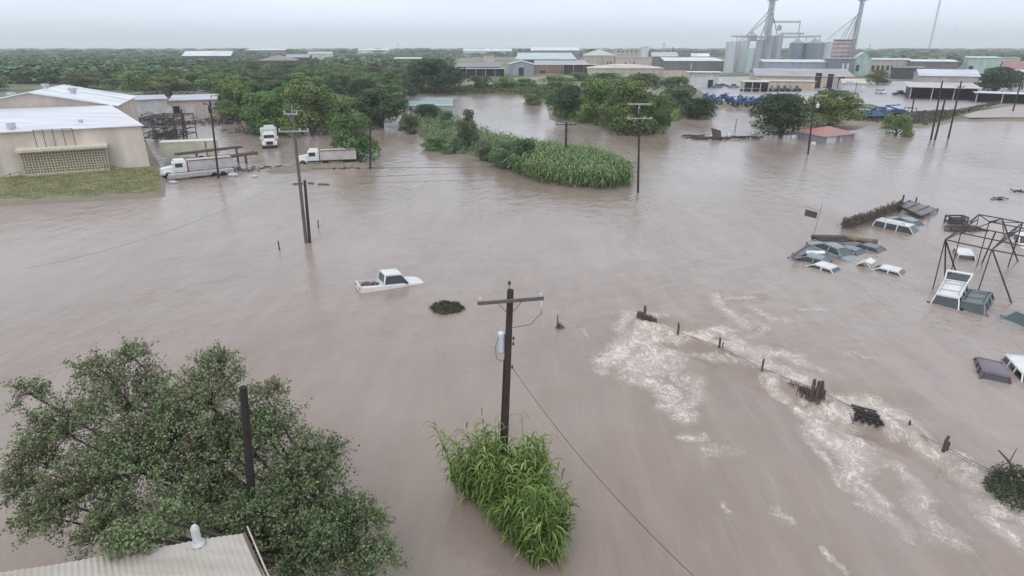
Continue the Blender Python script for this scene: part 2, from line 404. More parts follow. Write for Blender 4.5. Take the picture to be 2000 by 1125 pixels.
def water_mat():
    m = bpy.data.materials.new('muddy_water'); m.use_nodes = True; t = m.node_tree; b = t.nodes['Principled BSDF']
    b.inputs['IOR'].default_value = 1.33
    tc = t.nodes.new('ShaderNodeTexCoord')
    def mapn(sc, rz, scale, det=4, ro=.55, src=None):
        mp = t.nodes.new('ShaderNodeMapping'); mp.inputs['Scale'].default_value = sc; mp.inputs['Rotation'].default_value = (0, 0, rz)
        t.links.new(tc.outputs['Object'], mp.inputs[0])
        n = t.nodes.new('ShaderNodeTexNoise'); n.inputs['Scale'].default_value = scale; n.inputs['Detail'].default_value = det; n.inputs['Roughness'].default_value = ro
        t.links.new(mp.outputs[0], n.inputs[0]); return n.outputs['Fac']
    def mrange(x, a, b_, c, d):
        r = t.nodes.new('ShaderNodeMapRange'); r.inputs[1].default_value = a; r.inputs[2].default_value = b_; r.inputs[3].default_value = c; r.inputs[4].default_value = d
        if hasattr(x, 'links'): t.links.new(x, r.inputs[0])
        return r.outputs[0]
    def math_(op, a, b_=None):
        n = t.nodes.new('ShaderNodeMath'); n.operation = op; n.use_clamp = False
        for k, x in enumerate((a, b_)):
            if x is None: continue
            if hasattr(x, 'links'): t.links.new(x, n.inputs[k])
            else: n.inputs[k].default_value = x
        return n.outputs[0]
    # silt colour drifts in long plumes
    big = mapn((1, .45, 1), R(-35), .05, 5); fine = mapn((1, .3, 1), R(-35), .6, 5)
    r1 = t.nodes.new('ShaderNodeMixRGB'); r1.inputs[1].default_value = (.280, .214, .172, 1); r1.inputs[2].default_value = (.350, .281, .243, 1)
    t.links.new(mrange(big, .35, .65, 0, 1), r1.inputs[0])
    r2 = t.nodes.new('ShaderNodeMixRGB'); r2.blend_type = 'MULTIPLY'; r2.inputs[0].default_value = 1
    t.links.new(r1.outputs[0], r2.inputs[1]); t.links.new(mrange(fine, .3, .7, .93, 1.06), r2.inputs[2])
    st1 = mapn((1, .10, 1), R(-32), .9, 4, .6); st2 = mapn((1, .13, 1), R(-38), 2.4, 3, .6)
    rgt = t.nodes.new('ShaderNodeSeparateXYZ'); t.links.new(tc.outputs['Object'], rgt.inputs[0])
    loc_ = math_('MULTIPLY', mrange(rgt.outputs['X'], -4, 10, .25, 1), mrange(rgt.outputs['Y'], 40, 90, 1, .25))
    sk = math_('MULTIPLY', math_('ADD', mrange(st1, .52, .68, 0, .13), mrange(st2, .56, .70, 0, .12)), loc_)
    r2b = t.nodes.new('ShaderNodeMixRGB'); t.links.new(sk, r2b.inputs[0]); t.links.new(r2.outputs[0], r2b.inputs[1]); r2b.inputs[2].default_value = (.52, .45, .39, 1)
    dk_ = math_('MULTIPLY', mrange(st1, .30, .46, .16, 0), loc_)
    r2c = t.nodes.new('ShaderNodeMixRGB'); t.links.new(dk_, r2c.inputs[0]); t.links.new(r2b.outputs[0], r2c.inputs[1]); r2c.inputs[2].default_value = (.20, .15, .115, 1)
    r2 = r2c
    # foam
    at = t.nodes.new('ShaderNodeAttribute'); at.attribute_name = 'foam'
    wn = t.nodes.new('ShaderNodeTexNoise'); wn.inputs['Scale'].default_value = .55; wn.inputs['Detail'].default_value = 4
    t.links.new(tc.outputs['Object'], wn.inputs[0])
    sc_ = t.nodes.new('ShaderNodeVectorMath'); sc_.operation = 'SCALE'; sc_.inputs['Scale'].default_value = 2.6; t.links.new(wn.outputs['Color'], sc_.inputs[0])
    add = t.nodes.new('ShaderNodeVectorMath'); add.operation = 'ADD'
    t.links.new(tc.outputs['Object'], add.inputs[0]); t.links.new(sc_.outputs[0], add.inputs[1])
    def ridge(scale, sharp, det, st=(1, .6, 1)):
        mp = t.nodes.new('ShaderNodeMapping'); mp.inputs['Scale'].default_value = st; mp.inputs['Rotation'].default_value = (0, 0, R(20)); t.links.new(add.outputs[0], mp.inputs[0])
        n = t.nodes.new('ShaderNodeTexNoise'); n.inputs['Scale'].default_value = scale; n.inputs['Detail'].default_value = det; n.inputs['Roughness'].default_value = .6; t.links.new(mp.outputs[0], n.inputs[0])
        a = math_('ABSOLUTE', math_('SUBTRACT', n.outputs['Fac'], .5)); return mrange(a, 0, 1 / sharp, 1, 0), n.outputs['Fac']
    ra, na = ridge(.9, 20, 6); rb, nb_ = ridge(2.2, 20, 6); rc, nc = ridge(5.0, 12, 5, (1, .8, 1))
    lace = math_('MAXIMUM', math_('MAXIMUM', math_('MULTIPLY', ra, .9), math_('MULTIPLY', rb, .85)), math_('MULTIPLY', rc, .40))
    patch = mrange(na, .42, .62, 0, 1)
    dn = at.outputs['Fac']
    solid = math_('MULTIPLY', mrange(math_('ADD', dn, math_('MULTIPLY', nb_, .9)), 1.25, 1.65, 0, 1), .7)
    fm = mrange(math_('ADD', lace, math_('MULTIPLY', math_('ADD', dn, math_('MULTIPLY', patch, .22)), .62)), .78, 1.32, 0, 1)
    fm = math_('MAXIMUM', fm, solid)
    fm = math_('MAXIMUM', fm, math_('MULTIPLY', mrange(math_('ADD', dn, math_('MULTIPLY', na, .5)), .35, 1.2, 0, 1), .42))
    fm = math_('MULTIPLY', fm, mrange(dn, .03, .2, 0, 1))
    r3 = t.nodes.new('ShaderNodeMixRGB'); t.links.new(fm, r3.inputs[0]); t.links.new(r2.outputs[0], r3.inputs[1]); r3.inputs[2].default_value = (.74, .65, .58, 1)
    t.links.new(r3.outputs[0], b.inputs['Base Color'])
    slick = mapn((1, .22, 1), R(-30), .11, 4)
    ro = mrange(slick, .35, .65, .10, .24)
    t.links.new(math_('ADD', ro, math_('MULTIPLY', fm, .5)), b.inputs['Roughness'])
    # ripples
    rp = math_('ADD', math_('MULTIPLY', mapn((1, .8, 1), R(20), .55, 4), 1.0), math_('MULTIPLY', mapn((1, .6, 1), R(-25), 2.6, 3), .28))
    rp = math_('ADD', rp, math_('MULTIPLY', fm, .18))
    bp = t.nodes.new('ShaderNodeBump'); bp.inputs['Distance'].default_value = .32
    t.links.new(mrange(mapn((1, .4, 1), R(-30), .04, 3), .35, .65, .18, .62), bp.inputs['Strength'])
    t.links.new(rp, bp.inputs['Height']); t.links.new(bp.outputs[0], b.inputs['Normal'])
    return m
wx = axis([(-8500, -200, 415), (-200, -30, 5), (-30, 3, 1.0), (3, 46, .15), (46, 200, 5), (200, 8500, 415)])
wy = axis([(-60, 10, 7), (10, 13, 1), (13, 56, .15), (56, 120, 1.2), (120, 400, 8), (400, 8500, 450)])
tag(gridmesh('water', wx, wy, water_z, water_mat()), kind='structure')
def WZ(x, y):
    z, _ = water_z(np.array([[float(x)]]), np.array([[float(y)]])); return float(z[0, 0])

# ------------------------------------------------------------------ foliage
def fmat(name, cols, rough=.6, rand=1.0):
    return mat(name, (.1, .1, .1), rough=max(rough, .65), tint=cols, objrand=rand, spec=.12)
leaf_mesq = fmat('mesquite_leaf', [(.055, .10, .034), (.115, .18, .055), (.20, .27, .09)])
leaf_blue = fmat('grey_green_leaf', [(.06, .10, .045), (.12, .18, .085), (.21, .27, .15)])
leaf_dark = fmat('evergreen_leaf', [(.028, .055, .03), (.055, .095, .045), (.09, .14, .06)], rand=.6)
leaf_yel = fmat('yellow_green_leaf', [(.08, .11, .025), (.16, .20, .05), (.27, .29, .08)], rand=.4)
leaf_far = fmat('far_leaf', [(.055, .105, .055), (.10, .165, .075), (.17, .235, .11)], rand=.8)
bark = mat('bark', (.10, .08, .065), rough=.9, bump=.6, bscale=12)
def leafquads(C, Nrm, size, asp=.6):
    """diamond leaves: centres (n,3), normals (n,3), size (n,)"""
    n = len(C)
    r = rng.normal(size=(n, 3)); U = np.cross(Nrm, r); U /= np.linalg.norm(U, axis=1)[:, None] + 1e-9
    V = np.cross(Nrm, U); s = size[:, None] / 2
    v = np.stack([C - U * s, C - V * s * asp, C + U * s, C + V * s * asp], 1).reshape(-1, 3)
    f = np.arange(n * 4).reshape(n, 4)
    return v, f
def unit(n):
    a = rng.normal(size=(n, 3)); return a / np.linalg.norm(a, axis=1)[:, None]
def crown_data(nl, nleaf, size, flat=1.0, low=.12, shape='dome', seed=1):
    """crown in a unit space: radius about 0.5, height about 1"""
    Cs = []; Ns = []; Ss = []; Ts = []
    for k in range(nl):
        a = rng.uniform(0, 2 * math.pi); q = math.sqrt(rng.uniform(0, 1)) * .36
        zt = low + (1 - low) * rng.uniform(0, 1) ** .9
        lim = .44 * math.sqrt(max(0, 1 - (max(0, zt - .3) / .72) ** 2)) * (.80 + .2 * min(1, zt / .3))
        q = lim * (.25 + .62 * math.sqrt(rng.uniform(0, 1))) if k % 4 else lim * rng.uniform(0, .4)
        r = rng.uniform(.12, .21) * (1.1 - .25 * zt); c = np.array([q * math.cos(a), q * math.sin(a), min(max(zt, r * .7), 1 - r)])
        m = int(nleaf / nl * (r / .165) ** 2)
        u = unit(m); u[:, 2] = np.where(rng.uniform(size=m) < .6, np.abs(u[:, 2]), u[:, 2])
        rr = r * (rng.uniform(.55, 1.0, m) ** .45) * (1 + .30 * vn(u[:, 0] * 3 + k * 7, u[:, 1] * 3 + u[:, 2] * 2, k))
        pt = c + u * rr[:, None] * np.array([1, 1, .95])
        Cs.append(pt); nn = u * .8 + unit(m) * .75 + np.array([0, 0, .3]); Ns.append(nn / np.linalg.norm(nn, axis=1)[:, None])
        Ss.append(rng.uniform(.7, 1.3, m) * size); Ts.append(np.clip(rng.normal(.5, .16, m) + rng.normal(0, .2), 0, 1))
    C = np.concatenate(Cs); C[:, 2] = np.maximum(C[:, 2], .0)
    v, f = leafquads(C, np.concatenate(Ns), np.concatenate(Ss), .75)
    return v, f, np.concatenate(Ts)
def trunk_mb(nb=6, r=.035, low=False):
    b = MB()
    base = [(0, 0, -.25), (.01, 0, .1), (-.01, .015, .32)]
    b.tube(base, [r * 1.25, r, r * .75], 7)
    for k in range(nb):
        a = 2 * math.pi * k / nb + rnd.random(); q = rnd.uniform(.18, .32); z = rnd.uniform(.5, .85)
        st = base[1] if k % 2 else base[2]
        mid = (q * .45 * math.cos(a), q * .45 * math.sin(a), (st[2] + z) / 2 - .03)
        b.tube([st, mid, (q * math.cos(a), q * math.sin(a), z)], [r * .6, r * .38, r * .14], 5)
    return b
TEMPL = {}
def make_template(kind, leafm, nl, nleaf, size, nb=6, low=.12, name='mesquite_tree'):
    root = empty(name, (0, 0, -500), 'x', 'tree')
    v, f, t = crown_data(nl, nleaf, size, low=low)
    npmesh('crown', v, f, leafm, root, attrs={'tint': ('FACE', t)})
    trunk_mb(nb).build('trunk', bark, root, smooth=True)
    TEMPL[kind] = [root, False]
    return root
for k in range(3):
    make_template('mesq%d' % k, leaf_mesq, 44, 13000, .034)
    make_template('mid%d' % k, leaf_mesq, 30, 5200, .050)
    make_template('far%d' % k, leaf_far, 18, 1500, .09)
make_template('blue0', leaf_blue, 30, 8500, .040, name='willow_shrub', low=.05)
make_template('blue1', leaf_blue, 26, 6500, .048, name='willow_shrub', low=.05)
make_template('dark0', leaf_dark, 44, 13000, .034, name='broad_tree')
make_template('yel0', leaf_yel, 44, 13000, .032, name='huisache_tree')
make_template('live0', leaf_dark, 40, 9000, .042, name='live_oak_tree')
def tree(kind, x, y, wd, ht, label, group=None, z=None, dep=None, cat='tree'):
    tp = TEMPL[kind]
    if z is None: z = float(height(np.array([x]), np.array([y]))[0])
    z = max(z, -.6) - .05
    sc = (wd, dep or wd, ht)
    rz = rnd.uniform(0, 6.28) if dep is None else 0
    if not tp[1]:
        tp[1] = True; o = tp[0]; o.location = (x, y, z); o.rotation_euler = (0, 0, rz); o['label'] = label
        if group: o['group'] = group
    else: o = dup(tp[0], (x, y, z), rz, label, group=group)
    if not group and 'group' in o: del o['group']
    o.scale = sc; o['category'] = cat
    return o
def treepx(kind, px, pyb, pyt, wpx, label, group=None, cat='tree', dep=None, zb=0.3):
    """tree standing at ground pixel (px,pyb), top at pyt, wpx wide"""
    p = P(px, pyb, zb); sl = p.y * CT + (CH - zb) * ST
    # the crown's foot edge is nearer the camera than its trunk
    wd = wpx * sl / F; yc = p.y + .35 * wd
    sl = yc * CT + CH * ST; x = (px - 1000) / F * sl; wd = wpx * sl / F
    top = ZP(pyt, yc)
    return tree(kind, x, yc, wd, max(1.0, (top - zb) * 1.04), label, group, z=zb if zb > .4 else None, cat=cat, dep=dep)

# trees that can be told apart
T = treepx
T('mesq0', 697, 317, 216, 104, 'bright green mesquite tree in the water behind the box truck with the pale cargo body', zb=.0)
T('dark0', 745, 250, 172, 118, 'dark round tree at the right end of the wood beside the slim pole')
T('mesq1', 610, 268, 160, 120, 'tall mid green mesquite right behind the pole with two crossarms')
T('mesq2', 530, 262, 172, 110, 'mesquite at the edge of the flooded yard behind the white truck heap')
T('mesq0', 470, 240, 165, 90, 'mesquite at the left corner of the flooded yard beside the scrap heap')
T('dark0', 852, 187, 118, 130, 'big dark dome shaped tree behind the flooded pale roof')
T('blue0', 1042, 204, 168, 46, 'small round tree standing alone in the far channel')
T('dark0', 1108, 238, 170, 84, 'dark low tree at the left end of the tree clump in the water')
T('mesq1', 1165, 250, 158, 105, 'mid green tree second from the left of the tree clump in the water')
T('mesq2', 1228, 262, 150, 130, 'tallest bright green tree of the tree clump in the water')
T('mesq0', 1275, 260, 180, 80, 'low dark green tree at the front right of the tree clump in the water')
T('blue0', 1322, 222, 152, 75, 'grey green tree behind the clump beside the parked blue trucks')
T('dark0', 1362, 232, 186, 74, 'low dark bush at the right tip of the tree clump in the water')
T('dark0', 1525, 268, 176, 130, 'wide dark tree left of the lamp pole and the red roofed shed')
T('yel0', 1620, 252, 180, 118, 'yellow green tree behind the red roofed shed', zb=.5)
T('mesq1', 1750, 270, 222, 62, 'small umbrella shaped tree alone in the water before the blue trucks', zb=-.3)
T('live0', 1940, 184, 132, 92, 'dark dome shaped live oak behind the long carport', zb=.6)
T('mid0', 1713, 166, 137, 50, 'small round green tree beside the white lean-to shed', zb=.6)
T('blue0', 916, 294, 215, 52, 'upright grey green tree rising from the left part of the reed spit', zb=.1)
T('blue1', 800, 262, 222, 50, 'pale grey green willow bush at the top end of the spit', cat='shrub', zb=.1)
T('dark0', 838, 240, 204, 62, 'dense dark bush at the top of the spit beside the flooded pale roof', cat='shrub', zb=.1)
T('blue1', 872, 256, 216, 40, 'olive bush behind the spit beside the flooded pale roof', cat='shrub', zb=.1)
T('mesq2', 848, 294, 258, 60, 'low green bush on the left shore of the spit below the pale willow bush', cat='shrub', zb=.1)
T('blue0', 885, 300, 262, 52, 'low green bush at the foot of the upright grey green tree', cat='shrub', zb=.1)
T('blue1', 948, 315, 272, 56, 'grey green bush just right of the upright tree on the spit', cat='shrub', zb=.1)
T('blue0', 990, 330, 276, 66, 'rounded grey green bush between the upright tree and the reeds', cat='shrub', zb=.1)
T('blue1', 1022, 335, 272, 60, 'taller grey green bush where the reed bed begins', cat='shrub', zb=.1)
T('blue1', 940, 180, 150, 60, 'pale low tree on the far bank right of the dark dome shaped tree')
T('mid1', 985, 178, 152, 55, 'round green tree on the far bank below the lavender gable')
T('mid2', 1025, 176, 155, 55, 'low green tree on the far bank right of the lavender gable')
T('mid0', 1180, 172, 144, 90, 'green tree standing in front of the long cream warehouse')
T('mid1', 1255, 170, 145, 80, 'green tree behind the tallest tree of the clump, before the cream warehouse')
T('mid2', 1085, 176, 150, 85, 'green tree behind the left end of the tree clump in the water')
T('mid2', 1130, 160, 143, 60, 'low green tree between the brown lumber yard and the water')
T('mid0', 1345, 142, 135, 30, 'small green bush beside the white kiosk', cat='shrub', zb=.6)

# wood behind the flooded yard: scattered over the ground, individuals
placed = []
WOOD = W([(430, 215), (470, 232), (560, 245), (690, 250), (780, 225), (790, 185), (900, 172), (880, 150), (760, 132), (600, 128), (470, 126), (380, 135), (330, 165), (400, 196)], .6)
def scatter(poly, n, dmin, fn, seed=3, tries=60):
    r = random.Random(seed); xs = [p[0] for p in poly]; ys = [p[1] for p in poly]; got = []
    for _ in range(n * tries):
        if len(got) >= n: break
        x = r.uniform(min(xs), max(xs)); y = r.uniform(min(ys), max(ys))
        if sdist(poly, np.array([x]), np.array([y]))[0] < 1: continue
        dd = dmin * (1 + max(0, y - 150) / 250)
        if any((x - a) ** 2 + (y - b) ** 2 < dd * dd for a, b in got): continue
        got.append((x, y)); fn(x, y, r)
    return got
def wood(x, y, r):
    k = ('mesq%d' if y < 190 else 'mid%d') % r.randrange(3)
    if r.random() < .13: k = 'dark0'
    s = r.uniform(10, 14.5)
    tree(k, x, y, s, r.uniform(6.0, 9.0) * (.9 if y > 200 else 1), 'green mesquite tree in the wood behind the flooded truck yard', 'trees of the wood behind the truck yard')
g1 = scatter(WOOD, 160, 5.8, wood, tries=120)
LEFTW = [tuple(P(a, b, .6).xy) for a, b in [(-80, 180), (240, 182), (420, 195), (330, 165), (380, 135), (300, 122), (150, 118), (-80, 122)]]
def leftwood(x, y, r):
    tree('mid%d' % r.randrange(3) if y < 300 else 'far%d' % r.randrange(3), x, y, r.uniform(13, 19), r.uniform(6.5, 9), 'blue green tree in the wide wood beyond the gabled hall', 'trees of the wood beyond the gabled hall')
g2 = scatter(LEFTW, 112, 8.5, leftwood, seed=5)

# far woods that read as one mass
NOFAR = [(330, 500, 820, 1050), (900, 1000, 420, 520), (480, 620, 560, 760)]
def far_mass(name, n, fn, nleaf, size):
    Vs = []; Fs = []; Ts = []; o = 0
    base = [crown_data(9, nleaf, size, low=.1) for _ in range(5)]
    k = 0
    while k < n:
        x, y, wd, ht = fn()
        v, f, t = base[k % 5]; a = rng.uniform(0, 6.28); ca, sa = math.cos(a), math.sin(a)
        q = np.stack([(v[:, 0] * ca - v[:, 1] * sa) * wd + x, (v[:, 0] * sa + v[:, 1] * ca) * wd + y, v[:, 2] * ht + .5], 1)
        Vs.append(q); Fs.append(f + o); o += len(v); Ts.append(np.clip(t + rng.normal(0, .22), 0, 1)); k += 1
    return tag(npmesh(name, np.concatenate(Vs), np.concatenate(Fs), leaf_far, attrs={'tint': ('FACE', np.concatenate(Ts))}), kind='stuff')
TOWN = [  # (px0, px1, Y0, Y1) kept clear for roofs
 (340, 480, 600, 960), (480, 640, 480, 760), (880, 1420, 380, 1000), (1150, 1310, 350, 460), (1380, 1720, 300, 700), (1400, 2200, 180, 560), (740, 830, 520, 700),
 (1380, 1720, 180, 700)]
def okpt(px, y): return not any(a < px < b and c < y < d for a, b, c, d in TOWN)
def fA():
    while True:
        y = 300 * math.exp(rng.uniform(0, 1.35)); px = rng.uniform(-60, 900)
        if px > 350 and y < 480: continue
        if px < 350 and y < 330: continue
        if okpt(px, y): return XP(px, y), y, rng.uniform(11, 20), rng.uniform(5, 8.5)
def fB():
    while True:
        y = 560 * math.exp(rng.uniform(0, 1.9)); px = rng.uniform(650, 2100)
        if okpt(px, y): return XP(px, y), y, rng.uniform(14, 30), rng.uniform(6, 9.5) if px < 1650 else rng.uniform(7, 11)
def fC():
    y = 1200 * math.exp(rng.uniform(0, 1.5)); px = rng.uniform(-100, 2100)
    return XP(px, y), y, rng.uniform(30, 80), rng.uniform(5, 14)
tag(far_mass('far_woodland', 1900, fA, 110, .22), 'hazy green woodland stretching to the horizon on the left', 'woodland')
tag(far_mass('town_trees', 800, fB, 90, .24), 'dark green trees standing thick between and behind the far sheds', 'trees')
tag(far_mass('horizon_brush', 1500, fC, 60, .30), 'blue grey line of brush along the horizon', 'woodland')

# undergrowth between the spit bushes
def brush(name, poly, n, size, hz, m, label, z0=.0, world=False):
    pl = poly if world else W(poly); xs = [p[0] for p in pl]; ys = [p[1] for p in pl]
    X = rng.uniform(min(xs), max(xs), n * 4); Y = rng.uniform(min(ys), max(ys), n * 4)
    k = sdist(pl, X, Y) > 0; X = X[k][:n]; Y = Y[k][:n]
    hgt = hz * (.55 + fbm(X / 1.6, Y / 1.6, 77)) * sstep(0, 1.2, sdist(pl, X, Y))
    Z = z0 + np.maximum(.02, hgt) * rng.uniform(0, 1, len(X)) ** .5
    nn = unit(len(X)) + np.array([0, 0, .5]); nn /= np.linalg.norm(nn, axis=1)[:, None]
    v, f = leafquads(np.stack([X, Y, Z], 1), nn, rng.uniform(.6, 1.3, len(X)) * size, .55)
    return tag(npmesh(name, v, f, m, attrs={'tint': ('FACE', np.clip(.5 + .5 * fbm(X, Y, 5) + rng.normal(0, .12, len(X)), 0, 1))}), label, 'brush', kind='stuff')
# ------------------------------------------------------------------ reeds
reed_m = fmat('cane_leaf', [(.055, .09, .022), (.13, .20, .045), (.30, .37, .12)], rough=.5, rand=0)
reed_dry = fmat('reed_leaf', [(.10, .155, .055), (.19, .27, .10), (.32, .39, .20)], rough=.55, rand=0)
def reeds(name, foots, hs, nleaf, ln, wd, m, lean=.25, spread=None):
    """cane stalks with long leaves that arch over; one mesh, strips of quads"""
    V = []; Fc = []; Tt = []
    def strip(pts, w_, t, side):
        o = len(V)
        n = len(pts)
        for i, p in enumerate(pts):
            k = w_ * (1 - (i / (n - 1)) ** 2 * .92) * (.55 + .45 * min(1, i * 2 / (n - 1)))
            V.append(p - side * k / 2); V.append(p + side * k / 2)
        for i in range(n - 1):
            Fc.append((o + 2 * i, o + 2 * i + 1, o + 2 * i + 3, o + 2 * i + 2)); Tt.append(t)
    for (x, y, z), h in zip(foots, hs):
        a = rng.uniform(0, 6.28); l = rng.uniform(.02, lean) * h
        dx, dy = math.cos(a) * l, math.sin(a) * l
        if spread is not None: dx += spread(x, y)[0] * h; dy += spread(x, y)[1] * h
        top = np.array([x + dx, y + dy, z + h]); st = np.array([x, y, z])
        mid = st * .5 + top * .5 + np.array([-dx * .18, -dy * .18, 0])
        tb = np.clip(rng.normal(.45, .3), 0, 1)
        for s_ in (np.array([1., 0, 0]), np.array([0, 1., 0])):
            strip([st, mid, top], .035 * wd / .05, tb * .7, s_)
        for k in range(nleaf):
            f = (k + rng.uniform(.2, 1)) / nleaf; f = .12 + .88 * f ** .8
            p = st * (1 - f) ** 2 + 2 * mid * f * (1 - f) + top * f * f
            b = rng.uniform(0, 6.28); d = np.array([math.cos(b), math.sin(b), 0]); L_ = ln * rng.uniform(.6, 1.25)
            side = np.array([-d[1], d[0], 0.])
            pts = [p, p + d * L_ * .34 + np.array([0, 0, L_ * .30]), p + d * L_ * .70 + np.array([0, 0, L_ * .24]), p + d * L_ * .98 + np.array([0, 0, -L_ * .14])]
            strip(pts, wd * rng.uniform(.7, 1.2), np.clip(tb + rng.normal(0, .15), 0, 1), side)
    return npmesh(name, np.array(V), np.array(Fc), m, attrs={'tint': ('FACE', np.array(Tt))})
# foreground clump round the big pole
CL = W([(878, 935), (930, 905), (1010, 925), (1050, 985), (1088, 1070), (1086, 1105), (1040, 1112), (990, 1050), (930, 990), (893, 962)])
ft = []; hh = []
while len(ft) < 560:
    x = rng.uniform(-3, 3); y = rng.uniform(13, 22)
    if sdist(CL, np.array([x]), np.array([y]))[0] > -.05:
        ft.append((x, y, -.2)); hh.append(rng.uniform(1.6, 3.5) * (1 if y > 16.5 else .72) * (1 + .5 * float(vn(np.array([x * 1.4]), np.array([y * 1.4]), 8)[0])))
cc = np.mean(np.array(CL), 0)
tag(reeds('cane_clump', ft, hh, 13, .56, .078, reed_m, .25, spread=lambda x, y: ((x - cc[0]) * .06, (y - cc[1]) * .05)),
    'tall bright green cane clump bending in the flow around the foot of the big pole', 'cane clump')
SPR = W([(950, 312), (955, 290), (1000, 292), (1060, 300), (1120, 308), (1180, 318), (1226, 345), (1232, 366), (1160, 372), (1060, 358), (1010, 340)])
ft = []; hh = []
xs = [p[0] for p in SPR]; ys = [p[1] for p in SPR]
while len(ft) < 2600:
    x = rng.uniform(min(xs), max(xs)); y = rng.uniform(min(ys), max(ys))
    if sdist(SPR, np.array([x]), np.array([y]))[0] > 0: ft.append((x, y, -.1)); hh.append(rng.uniform(1.5, 2.9))
tag(reeds('reed_bed', ft, hh, 7, 1.3, .16, reed_dry, .22), 'dense pale green reed bed filling the near end of the spit', 'reeds', kind='stuff')
brush('spit_undergrowth', [(778, 240), (850, 226), (905, 248), (1000, 285), (1060, 300), (1050, 350), (960, 316), (880, 292), (830, 274)], 20000, .38, 2.9, leaf_blue,
      'low tangled green growth covering the spit below its bushes', .1)

# ------------------------------------------------------------------ big tree in the left foreground
big = empty('cedar_elm_tree', (-5.2, 17.3, -.6), 'large loose leaved grey green tree rising over the corrugated roof in the left foreground', 'tree')
LOB = [  # px, py, world Y, radius
 (258, 800, 19.0, 1.9), (410, 790, 19.0, 1.75), (135, 850, 18.6, 1.5), (285, 915, 17.8, 2.0), (165, 965, 17.2, 1.5), (455, 890, 18.5, 1.8), (535, 850, 18.8, 1.25),
 (585, 960, 17.6, 1.65), (660, 1030, 16.8, 1.35), (545, 1050, 16.3, 1.6), (660, 1105, 15.8, 1.1), (400, 985, 17.0, 1.4), (235, 1030, 16.2, .9), (262, 700, 19.6, .6),
 (430, 722, 19.4, .75), (60, 770, 19.0, .6), (520, 775, 19.0, .6), (620, 905, 18.2, 1.1), (70, 900, 18.0, .9), (715, 1020, 17.0, .8), (350, 850, 18.2, 1.6), (595, 1120, 15.4, 1.0), (180, 725, 19.2, .7),
 (440, 1035, 15.6, .9), (330, 1010, 15.8, .9), (255, 1050, 15.2, .5), (500, 1000, 15.9, .8), (740, 1090, 15.6, .7), (95, 1010, 16.8, 1.0), (190, 1055, 16.0, .75), (40, 960, 17.4, .7), (255, 1068, 12.9, .38), (290, 1050, 13.2, .35), (225, 1060, 13.0, .3), (330, 1020, 14.2, .5), (610, 1060, 15.5, 1.0)]
LV = []; LN = []; LS = []; LT = []
tw = MB(); limb = MB()
root0 = Vector((-5.2, 17.3, -.8)); fork = Vector((-5.2, 17.2, 1.2))
O0 = big.location
limb.tube([root0 - O0, Vector((-5.3, 17.25, .3)) - O0, fork - O0], [.34, .28, .25], 10)
for li, (px, py, Y, r) in enumerate(LOB):
    c = D(px, py, Y)
    mid = fork.lerp(c, .5) + Vector((0, 0, -.25 * (c - fork).length * .3))
    limb.tube([fork - O0, mid - O0, c - O0], [.13, .07, .03], 6)
    nt = int((54 if py < 860 else 84) * r * r) + 14
    for k in range(nt):
        u = unit(1)[0]
        if u[2] < -.5: u[2] = -u[2]
        q = Vector(u); st = c + q * r * rnd.uniform(.25, .7)
        d = (q + Vector((rnd.uniform(-.4, .4), rnd.uniform(-.4, .4), rnd.uniform(-.05, .5)))).normalized()
        ln = rnd.uniform(.55, 1.0) * (r * .42 + .28)
        if rnd.random() < .16: ln *= rnd.uniform(1.3, 1.8)
        e1 = st + d * ln * .55; e2 = st + d * ln + Vector((0, 0, -.12 * ln))
        if k % 2 == 0: tw.tube([c - O0, st - O0], [.014, .010], 3, cap=False)
        tw.tube([st - O0, e1 - O0, e2 - O0], [.010, .007, .004], 3, cap=False)
        dry = rnd.random() < (.34 if py < 830 or px < 200 else .10)
        tint = .88 if dry else np.clip(rng.normal((.38 if px < 480 else .30) + .06 * math.sin(li * 2.1), .12), 0, .62)
        m_ = int(rnd.uniform(20, 38))
        t = rng.uniform(.05, 1.0, m_)[:, None]
        ctr = np.where(t < .55, np.array(st) + (np.array(e1) - np.array(st)) * t / .55, np.array(e1) + (np.array(e2) - np.array(e1)) * (t - .55) / .45)
        ctr = ctr + rng.normal(0, .075, (m_, 3))
        LV.append(ctr - np.array(O0)); nn = unit(m_) + np.array([0, 0, .7]); LN.append(nn / np.linalg.norm(nn, axis=1)[:, None])
        LS.append(rng.uniform(.07, .13, m_)); LT.append(np.clip(np.full(m_, tint) + rng.normal(0, .12, m_), 0, 1))
v, f = leafquads(np.concatenate(LV), np.concatenate(LN), np.concatenate(LS), .62)
big_leaf = fmat('elm_leaf', [(.065, .105, .045), (.145, .195, .085), (.25, .305, .15), (.20, .20, .115), (.19, .155, .10)], rough=.5, rand=0)
npmesh('crown', v, f, big_leaf, big, attrs={'tint': ('FACE', np.concatenate(LT))})
limb.build('trunk', bark, big, smooth=True)
tw.build('twigs', mat('twig', (.12, .10, .085), rough=.9), big)

brush('wood_edge_brush', [(428, 222), (450, 236), (520, 251), (560, 252), (610, 260), (700, 266), (742, 252), (748, 236), (780, 222), (760, 200), (600, 215), (440, 200)], 22000, .55, 2.6, leaf_dark, 'dark undergrowth along the water edge of the wood behind the truck yard', .3)
